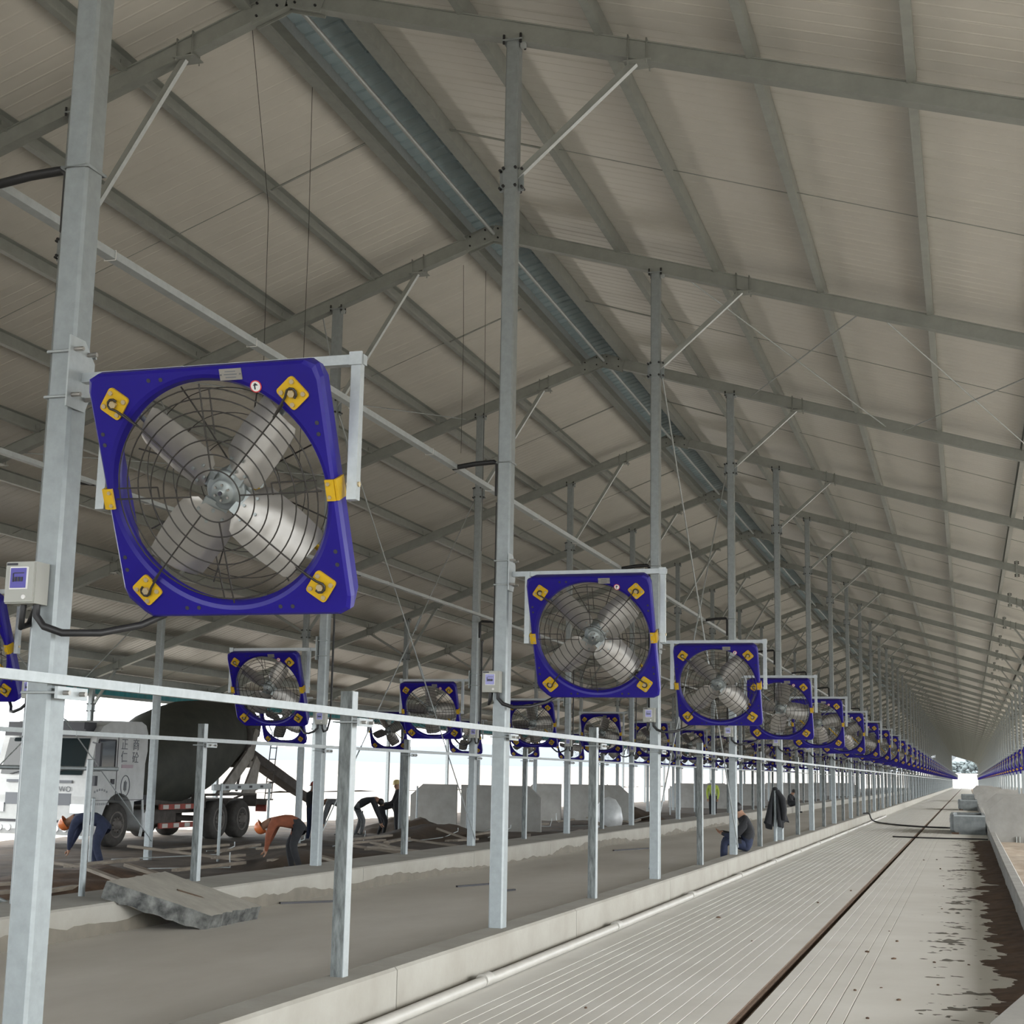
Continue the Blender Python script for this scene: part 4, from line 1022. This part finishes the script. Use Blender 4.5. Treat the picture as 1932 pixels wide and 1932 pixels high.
for s in (1, -1):
    c = MB(); g = [(0.22, 1.75), (0.30, 2.02), (0.42, 2.42), (1.12, 2.42), (1.12, 1.75)]
    prof_x(g, s * (HW + 0.002) - 0.006, s * (HW + 0.002) + 0.006, c); w = c.build('side_window', TGLASS, cab)
    c = MB()
    for a, b in zip(g, g[1:] + g[:1]): c.bar((s * (HW + 0.008), a[0], a[1]), (s * (HW + 0.008), b[0], b[1]), 0.02, 0.035)
    c.build('window_seal', TBLK, cab)
    c = MB(); c.bar((s * (HW + 0.004), 1.22, 1.06), (s * (HW + 0.004), 1.22, 2.5), 0.012, 0.012); c.bar((s * (HW + 0.004), 0.12, 1.06), (s * (HW + 0.004), 1.22, 1.06), 0.012, 0.012); c.bar((s * (HW + 0.004), 1.22, 1.06), (s * (HW + 0.004), 2.44, 1.06), 0.012, 0.014)
    c.build('door_gap', TBLK, cab)
    c = MB(); c.box((s * (HW + 0.015), 1.05, 1.48), (0.03, 0.13, 0.12)); c.build('door_handle', TBLK, cab)
    c = MB(); c.bar((s * (HW + 0.03), 0.12, 2.35), (s * (HW + 0.28), 0.0, 2.30), 0.03, 0.03); c.bar((s * (HW + 0.03), 0.10, 1.70), (s * (HW + 0.28), 0.0, 1.75), 0.03, 0.03); c.box((s * (HW + 0.27), 0.0, 2.02), (0.16, 0.08, 0.62), 0, None, 0.02); c.box((s * (HW + 0.12), 0.10, 1.50), (0.16, 0.10, 0.22), 0, None, 0.02)
    c.build('wing_mirror', TBLK, cab)
    c = MB(); c.box((s * (HW + 0.006), 0.10, 0.95), (0.012, 0.2, 0.26)); c.box((s * (HW - 0.02), -0.004, 0.88), (0.36, 0.05, 0.20)); c.v = [(x - (s * 0.16 if i >= 8 else 0), y, z) for i, (x, y, z) in enumerate(c.v)]
    c.build('headlamp', LAMPG, cab)
c = MB(); c.box((0, 0.36, 2.70), (2.1, 0.46, 0.20), 0, None, 0.06); c.bar((-1.05, 0.12, 2.56), (1.05, 0.12, 2.56), 0.05, 0.16); c.build('sun_visor', TBLK, cab)
c = MB()
for z, h in ((1.47, 0.06), (1.08, 0.26)): c.box((0, 0.012, z), (1.7, 0.03, h))
for x in (-0.5, 0.0, 0.5): c.box((x, 0.0, 1.08), (0.03, 0.04, 0.26), 1)
c.build('grille', [TGREY, TWHITE], cab)
c = MB(); prof_x([(-0.10, 0.30), (-0.14, 0.42), (-0.10, 0.62), (0.10, 0.66), (0.62, 0.62), (0.62, 0.34), (0.3, 0.28)], -HW, HW, c); c.box((0, -0.13, 0.60), (2.2, 0.03, 0.05), 1)
for s in (1, -1):
    for q in (0.62, 0.84): c.cyl((s * q, -0.15, 0.44), (s * q, -0.10, 0.44), 0.07, 12, 2)
c.build('bumper', [TWHITE, TBLK, LAMPG], trk)
def wheel(x, y, r=0.50, w=0.30):
    c = MB(); Mx = Matrix.Translation((x, y, r)) @ Matrix.Rotation(R(90), 4, 'Z')
    c.lathe([(0.0, -w / 2), (r * 0.60, -w / 2), (r * 0.66, -w / 2 - 0.015), (r * 0.92, -w / 2 - 0.01), (r, -w / 2 + 0.05), (r, w / 2 - 0.05), (r * 0.92, w / 2 + 0.01), (r * 0.66, w / 2 + 0.015), (r * 0.60, w / 2), (0.0, w / 2)], 28, 0, Mx)
    t = c.build('wheel', [TYRE], trk)
    c = MB(); s = 1 if x > 0 else -1
    c.lathe([(0.0, -0.10 * s), (0.10, -0.10 * s), (0.11, -0.03 * s), (r * 0.5, 0.02 * s), (r * 0.58, -0.04 * s), (r * 0.62, -0.02 * s), (r * 0.62, 0.03 * s)], 20, 0, Matrix.Translation((x + s * (w / 2 - 0.01), y, r)) @ Matrix.Rotation(R(90), 4, 'Z'))
    for i in range(10):
        a = 2 * math.pi * i / 10; c.cyl((x + s * (w / 2 - 0.02), y + 0.17 * math.cos(a), r + 0.17 * math.sin(a)), (x + s * (w / 2 + 0.05), y + 0.17 * math.cos(a), r + 0.17 * math.sin(a)), 0.018, 6)
    c.build('rim', RIM, t)
for y in (1.40, 6.33, 7.64):
    for s in (1, -1): wheel(s * (HW - 0.18), y, 0.50, 0.30 if y < 2 else 0.34)
c = MB()
for s in (1, -1): c.box((s * 0.42, 5.2, 0.80), (0.10, 7.4, 0.26))
c.box((0, 4.0, 0.62), (1.6, 1.6, 0.5)); c.box((0, 5.2, 0.95), (1.2, 5.6, 0.14)); c.box((0, 6.98, 0.5), (1.9, 0.14, 0.14)); c.box((0, 6.4, 0.5), (1.9, 0.12, 0.12)); c.box((0, 1.4, 0.5), (1.9, 0.12, 0.12))
c.build('chassis', CHAS, trk)
c = MB(); c.cyl((0.60, 2.9, 0.55), (1.12, 2.9, 0.55), 0.26, 16); c.tube([(1.1, 2.62, 1.05), (1.15, 2.62, 0.5), (1.1, 2.62, 0.2)], 0.035, 8); c.box((0.9, 2.75, 1.05), (0.4, 0.35, 0.22), 1); c.build('air_tank', [PLASTIC, TBLK], trk)
for s in (1, -1):
    g = empty('side_guard'); g.parent = trk
    for z in (0.87, 0.42):
        c = MB(); c.box((s * (HW - 0.03), 4.25, z), (0.05, 1.9, 0.13)); gr = c.build('side_guard', TRED, trk)
        c = MB()
        for yy in (3.55, 4.1, 4.65): c.box((s * HW + s * 0.0, yy, z), (0.015, 0.26, 0.10))
        c.build('reflector', PIPEM, gr)
    bpy.data.objects.remove(g)
for s in (1, -1):
    c = MB(); c.box((s * (HW - 0.2), 6.98, 1.14), (0.42, 2.9, 0.05), 0); c.box((s * (HW - 0.2), 5.53, 0.98), (0.40, 0.04, 0.34), 0); c.box((s * (HW - 0.2), 8.43, 0.98), (0.40, 0.04, 0.34), 0); c.build('mudguard', CHAS, trk)
# drum: leaning up to the rear
dr = MB(); L_ = 6.9
pf = [(0.0, 0.0), (0.62, 0.0), (0.70, 0.06), (0.95, 0.95), (1.16, 1.75), (1.25, 2.2), (1.27, 2.9), (1.25, 3.6), (1.10, 4.5), (0.86, 5.6), (0.62, 6.7), (0.55, 6.9), (0.0, 6.9)]
dr.lathe(pf, 40); drum = dr.build('drum', TDRUM, trk, (0, 3.0, 1.52), (R(13.5), 0, 0))
c = MB(); c.lathe([(0.83, 5.55), (0.95, 5.55), (0.95, 5.75), (0.80, 5.75)], 36); c.build('drum_ring', CHAS, drum)
# tail stand, hopper, chute, ladder
c = MB()
for s in (1, -1):
    prof_x([(6.9, 1.15), (7.5, 1.15), (8.9, 2.15), (9.2, 2.9), (8.95, 2.95), (8.5, 2.3)], s * 0.80 - 0.04, s * 0.80 + 0.04, c)
    prof_x([(8.2, 1.1), (9.0, 1.1), (9.25, 2.0), (9.0, 2.2)], s * 0.86 - 0.03, s * 0.86 + 0.03, c)
c.box((0, 8.75, 1.95), (1.7, 0.18, 0.18)); c.build('tail_stand', mat('dusty_tail_paint', (0.24, 0.22, 0.195), 0.8, 0, 0.25, 4), trk)
c = MB()
prof_x([(9.25, 2.55), (9.9, 2.75), (10.05, 3.35), (9.1, 3.35), (9.0, 2.9)], -0.5, 0.5, c); c.build('hopper', CHAS, trk)
c = MB(); a = Vector((0.05, 9.6, 2.25)); b = Vector((0.6, 12.2, 1.15)); n_ = 8
for s in (-1, 0, 1):
    sd = Vector((1, -0.2, 0)).normalized()
    c.bar(a + sd * 0.22 * s + Vector((0, 0, 0.0 if s == 0 else 0.13)), b + sd * 0.2 * s + Vector((0, 0, 0.0 if s == 0 else 0.13)), 0.42 if s == 0 else 0.03, 0.03 if s == 0 else 0.26)
c.bar(a + Vector((0, 0.2, -0.15)), (0.1, 9.4, 1.2), 0.06, 0.06); c.bar(b.lerp(a, 0.35) + Vector((0, 0, -0.05)), (0.1, 9.3, 1.0), 0.05, 0.05); c.build('chute', CHAS, trk)
c = MB(); b2 = Vector((0.6, 12.2, 1.15)); e2 = Vector((0.9, 13.2, 0.75)); c.bar(b2, e2, 0.32, 0.05); c.bar(b2 + Vector((0.15, 0, 0.06)), e2 + Vector((0.15, 0, 0.06)), 0.03, 0.16); c.build('chute_extension', CHAS, trk)
c = MB()
for s in (-0.2, 0.2): c.cyl((1.0 + 0 * s, 9.9 + s, 2.9), (1.0, 9.6 + s, 1.0), 0.016, 6)
for i in range(6): z = 1.15 + 0.32 * i; c.cyl((1.0, 9.42 + 0.157 * (z - 1.0), z), (1.0, 9.82 + 0.157 * (z - 1.0), z), 0.014, 6)
c.tube([(1.0, 9.65, 2.9), (0.9, 9.5, 3.2), (0.4, 9.5, 3.3)], 0.016, 6); c.build('ladder', CHAS, trk)
c = MB(); c.box((0, 9.2, 0.92), (2.3, 0.10, 0.16)); c.box((0, 9.5, 0.98), (2.2, 0.5, 0.04)); c.box((0.9, 9.4, 0.75), (0.3, 0.1, 0.2), 1); c.build('tail_bar', [CHAS, TRED], trk)
# lettering on the cab
def text(body, size, loc, rot, m, parent, name='lettering', ext=0.002):
    t = bpy.data.curves.new(name, 'FONT'); t.body = body; t.size = size; t.extrude = ext; t.align_x = 'CENTER'; t.align_y = 'CENTER'
    o = bpy.data.objects.new(name, t); col.objects.link(o); bpy.context.view_layer.update()
    me = bpy.data.meshes.new_from_object(o.evaluated_get(bpy.context.evaluated_depsgraph_get())); bpy.data.objects.remove(o)
    me.materials.clear(); me.materials.append(m); o = link(name, me, parent); o.location = loc; o.rotation_euler = rot; return o
side_rot = (R(90), 0, R(90))
for ch, y, z in (('正', 1.50, 2.32), ('仁', 1.50, 2.03), ('商', 2.0, 2.32), ('砼', 2.0, 2.02)):
    text(ch, 0.29, (HW + 0.006, y, z), side_rot, TGREY, cab)
text('HOWO', 0.17, (0.55, -0.004, 1.30), (R(90), 0, 0), TGREY, cab)
c = MB(); c.tube([(HW + 0.006, 1.62 + 0.19 * math.cos(t), 1.38 + 0.24 * math.sin(t)) for t in [2 * math.pi * i / 28 for i in range(28)]], 0.012, 4, 0, True, True)
for i in range(3): c.box((HW + 0.006, 1.62 + (i - 1) * 0.045, 1.38), (0.006, 0.022, 0.26 - 0.06 * abs(i - 1)))
c.build('round_emblem', TGREY, cab)
c = MB(); c.box((HW + 0.006, 1.66, 1.83), (0.006, 0.5, 0.08)); c.build('pink_strip', mat('faded_pink', (0.42, 0.33, 0.36), 0.6), cab)
c = MB()
for i in range(6): c.box((HW + 0.004, 0.36 + 0.10 * i, 1.25 + 0.05 * math.sin(math.pi * i / 5)), (0.004, 0.06, 0.05))
for i in range(9): c.box((HW + 0.004, 0.26 + 0.085 * i, 0.98), (0.004, 0.055, 0.05))
c.build('worn_marking', mat('worn_grey_paint', (0.30, 0.31, 0.32), 0.7), cab)

# ------------------------------------------------------------------ people
DG = None
def person(name, loc, face, J, mats, label, helmet=None, scale=1.0, extra=None):
    """body grown from a posed skeleton as one skin; J gives joints in (forward, side, up); mats: (skin, top, legs, shoes)"""
    f = Vector((face[0], face[1], 0)).normalized(); s = Vector((f.y, -f.x, 0))
    P = lambda q: (f * q[0] + s * q[1] + Vector((0, 0, q[2]))) * scale
    V, E_, Rr, Mi = [], [], [], []
    def v(q, r, m): V.append(P(q)); Rr.append(r * scale * (1.18 if m in (1, 2) else 1.0)); Mi.append(m); return len(V) - 1
    def e(a, b): E_.append((a, b))
    pel = v(J['pelvis'], 0.125, 2); wst = v([(a + b) / 2 for a, b in zip(J['pelvis'], J['chest'])], 0.125, 1); che = v(J['chest'], 0.135, 1); nek = v(J['neck'], 0.058, 0)
    e(pel, wst); e(wst, che); e(che, nek)
    h = Vector(J['head']); nd = (h - Vector(J['neck'])).normalized()
    jaw = v(h - nd * 0.05, 0.078, 0); hd = v(h + nd * 0.03, 0.092, 0); cr_ = v(h + nd * 0.10, 0.06, 4); e(nek, jaw); e(jaw, hd); e(hd, cr_)
    fwd = Vector(J.get('look', (1, 0, 0))); no = v(h + fwd * 0.095 - nd * 0.01, 0.014, 0); e(jaw, no)
    for sg in (-1, 1):
        k = 'L' if sg > 0 else 'R'
        sh = v(J['sh' + k], 0.075, 1); el = v(J['el' + k], 0.052, 1); wr = v(J['wr' + k], 0.034, 1); e(che, sh); e(sh, el); e(el, wr)
        a, b = Vector(J['el' + k]), Vector(J['wr' + k]); d = (b - a).normalized(); q = Vector((0, 1, 0)) if abs(d.y) < 0.8 else Vector((1, 0, 0)); q = (q - d * q.dot(d)).normalized(); bend = d.cross(q)
        pm = v(b + d * 0.06, 0.03, 0); e(wr, pm)
        for i, ln in enumerate((0.075, 0.085, 0.08, 0.065)):
            o = q * (0.030 - 0.020 * i); k1 = v(b + d * 0.10 + o, 0.010, 0); k2 = v(b + d * (0.10 + ln * 0.55) + o + bend * 0.01, 0.009, 0); k3 = v(b + d * (0.09 + ln) + o + bend * 0.035, 0.008, 0); e(pm, k1); e(k1, k2); e(k2, k3)
        t1 = v(b + d * 0.055 + q * 0.045, 0.011, 0); t2 = v(b + d * 0.095 + q * 0.060 + bend * 0.015, 0.009, 0); e(pm, t1); e(t1, t2)
        hp = v(J['hip' + k], 0.10, 2); kn = v(J['kn' + k], 0.068, 2); an = v(J['an' + k], 0.048, 2); e(pel, hp); e(hp, kn); e(kn, an)
        toe = J.get('toe' + k) or (J['an' + k][0] + 0.16, J['an' + k][1] + 0.02 * sg, J['an' + k][2] - 0.045)
        he = v((J['an' + k][0] - 0.03, J['an' + k][1], J['an' + k][2] - 0.04), 0.045, 3); to = v(toe, 0.038, 3); e(an, he); e(he, to)
    me = bpy.data.meshes.new('skeleton'); me.from_pydata(V, E_, [])
    tmp = bpy.data.objects.new('skeleton', me); col.objects.link(tmp)
    m1 = tmp.modifiers.new('skin', 'SKIN'); m1.use_smooth_shade = True
    for i, sv in enumerate(me.skin_vertices[0].data): sv.radius = (Rr[i], Rr[i]); sv.use_root = (i == 0)
    m2 = tmp.modifiers.new('sub', 'SUBSURF'); m2.levels = m2.render_levels = 1
    bpy.context.view_layer.update()
    out = bpy.data.meshes.new_from_object(tmp.evaluated_get(bpy.context.evaluated_depsgraph_get()))
    bpy.data.objects.remove(tmp); bpy.data.meshes.remove(me)
    out.name = 'person'; out.materials.clear()
    for m in list(mats) + [HAIR]: out.materials.append(m)
    for pgon in out.polygons:
        c = pgon.center; best = min(range(len(V)), key=lambda i: (V[i] - c).length - Rr[i]); pgon.material_index = Mi[best]; pgon.use_smooth = True
    o = link(name, out, None, loc); tag(o, label, 'person')
    hc = P(h + nd * 0.05)
    if helmet:
        mb = MB(); ax = P(nd) - P((0, 0, 0)); ax.normalize()
        rot = Vector((0, 0, 1)).rotation_difference(ax).to_matrix().to_4x4(); M = Matrix.Translation(hc) @ rot
        prof_ = [(0.150, -0.012), (0.122, 0.0), (0.120, 0.03), (0.108, 0.075), (0.078, 0.112), (0.035, 0.130), (0.0, 0.132)]
        mb.lathe([(a * scale, b * scale) for a, b in prof_], 20, 0, M @ Matrix.Rotation(R(90), 4, 'X'))
        mb.build('helmet', helmet, o)
    else:
        mb = MB(); mb.sphere(P(h + nd * 0.045 - fwd * 0.018), 0.102 * scale, 12); mb.build('hair', HAIR, o)
    return o
def stand(arm=0.0):
    return dict(pelvis=(0, 0, .92), chest=(.01, 0, 1.28), neck=(.02, 0, 1.47), head=(.04, 0, 1.58), hipL=(0, .09, .86), hipR=(0, -.09, .86), knL=(.03, .10, .47), knR=(.01, -.10, .47), anL=(0, .11, .09), anR=(-.04, -.11, .09),
        shL=(0, .19, 1.38), shR=(0, -.19, 1.38), elL=(.02 + arm * .12, .25, 1.10), elR=(.02 + arm * .12, -.25, 1.10), wrL=(.10 + arm * .28, .22, .88 + arm * .16), wrR=(.10 + arm * .28, -.22, .88 + arm * .16))
def bent(low=0.0, reach=0.0):
    return dict(pelvis=(-.20, 0, .86), chest=(.14, 0, 1.02 - low), neck=(.34, 0, 0.98 - low), head=(.46, 0, .90 - low), look=(.6, 0, -.8), hipL=(-.19, .09, .80), hipR=(-.19, -.09, .80), knL=(.02, .12, .46), knR=(-.08, -.12, .46), anL=(-.04, .13, .09), anR=(-.22, -.12, .09),
        shL=(.26, .19, .96 - low), shR=(.26, -.19, .96 - low), elL=(.34 + reach * .5, .22, .68 - low * .5), elR=(.34 + reach * .5, -.22, .68 - low * .5), wrL=(.42 + reach, .12, .42), wrR=(.38 + reach, -.12, .40))
LEFT = Vector((-0.955, -0.29)); RIGHT = -LEFT
person('person', (-11.62, 24.75, -0.13), LEFT, bent(0.10), (SKIN, CL_RUST, CL_BLK, CL_JEAN), 'worker in a rust orange top bending low, orange helmet, behind the far curb', H_ORG)
person('person', (-14.95, 23.7, -0.17), LEFT, bent(0.06), (SKIN, CL_NAVY, CL_NAVY, CL_BLK), 'worker in navy bending low by the truck headlamp, orange helmet', H_ORG)
person('person', (-16.75, 37.0, -0.22), (0.5, 0.9), stand(), (SKIN, CL_BLK, CL_NAVY, CL_BLK), 'worker in black standing turned away under the chute, red helmet', H_RED, 0.90)
person('person', (-17.2, 39.8, -0.2), LEFT, bent(-0.05), (SKIN, CL_GREY, CL_GREY, CL_BLK), 'grey clad worker half hidden behind the stained feed post', None, 0.98)
person('person', (-16.75, 40.6, -0.2), RIGHT, bent(-0.10, 0.1), (SKIN, CL_BLK, CL_GREY, CL_BLK), 'worker in black stooping with an arm out beside the stained feed post', None, 1.0)
person('person', (-16.45, 41.6, -0.2), RIGHT, bent(0.05), (SKIN, CL_BLK, CL_BLK, CL_BLK), 'worker in black bent double, middle of the group at the pale wall', None, 0.95)
person('person', (-16.05, 41.5, -0.3), LEFT, stand(0.9), (SKIN, CL_BLK, CL_BLK, CL_BLK), 'worker in black standing with arms forward, pale yellow helmet', H_YEL, 0.98)
vm = person('person', (-10.64, 65.4, -0.1), (0.1, -1), stand(), (SKIN, CL_VEST, CL_BLK, CL_BLK), 'man in a yellow green safety vest standing beyond the far curb', None, 0.98)
person('person', (-16.5, 70.0, -0.2), LEFT, bent(0.0), (SKIN, CL_BLK, CL_BLK, CL_BLK), 'far worker in black bending over between thin stall posts', None, 1.0)
seat = dict(pelvis=(0, 0, .11), chest=(.03, 0, .42), neck=(.12, 0, .60), head=(.20, 0, .69), look=(.8, 0, -.6), hipL=(.05, .10, .10), hipR=(.05, -.10, .10), knL=(.44, .14, .20), knR=(.42, -.14, .18), anL=(.46, .14, -.21), anR=(.44, -.14, -.21),
    shL=(.05, .21, .49), shR=(.05, -.21, .49), elL=(.22, .24, .24), elR=(.24, -.24, .24), wrL=(.44, .08, .30), wrR=(.43, -.06, .28))
person('person', (-3.90, 28.1, CURB_Z + 0.01), (-1, -0.1), seat, (SKIN, CL_BLK, CL_NAVY, CL_BLK), 'man in black hunched on the curb behind a column, knees toward the alley', None, 1.06)
person('person', (-8.36, 74.5, CURB_Z + 0.01), (1, -0.3), seat, (SKIN, CL_BLK, CL_BLK, CL_BLK), 'tiny figure in black seated on the far curb deep in the barn', None, 1.0)
# black jacket draped over a short post beside the fifth column
stall_post(X1 - 0.02, 33.15, CURB_Z, 1.40, 'short steel post under the black jacket', r=0.04)
mb = MB(); n, lv = 40, 10; vs = []
for j in range(lv + 1):
    t = j / lv; z = 1.45 - 0.80 * t
    for i in range(n + 1):
        a = R(20) + (2 * math.pi - R(40)) * i / n - math.pi / 2
        r_ = (0.05 + 0.17 * t ** 0.8) * (1 + 0.22 * t * math.sin(5 * a + 0.6) + 0.10 * t * math.sin(11 * a))
        vs.append((r_ * math.cos(a) * 1.05, r_ * math.sin(a) * 0.7, z + (0.09 * t * math.sin(2 * a + 0.5)) + (0.06 if j == lv and i % 7 < 3 else 0)))
fs = [(j * (n + 1) + i, j * (n + 1) + i + 1, (j + 1) * (n + 1) + i + 1, (j + 1) * (n + 1) + i) for j in range(lv) for i in range(n)]
mb.add(vs, fs, 0, True); mb.sphere((0, 0, 1.44), (0.065, 0.055, 0.04), 10)
jk = mb.build('jacket', CL_BLK, None, (X1 - 0.02, 33.15, 0)); tag(jk, 'black jacket draped over a short post beside the fifth aisle-side column', 'jacket')
sl = MB(); sl.tube([(0.05, -0.03, 1.40), (0.17, -0.05, 1.22), (0.20, -0.06, 1.0), (0.19, -0.06, 0.78)], 0.05, 10, 0, True, False, [0.05, 0.065, 0.06, 0.055]); sl.build('sleeve', CL_BLK, jk)
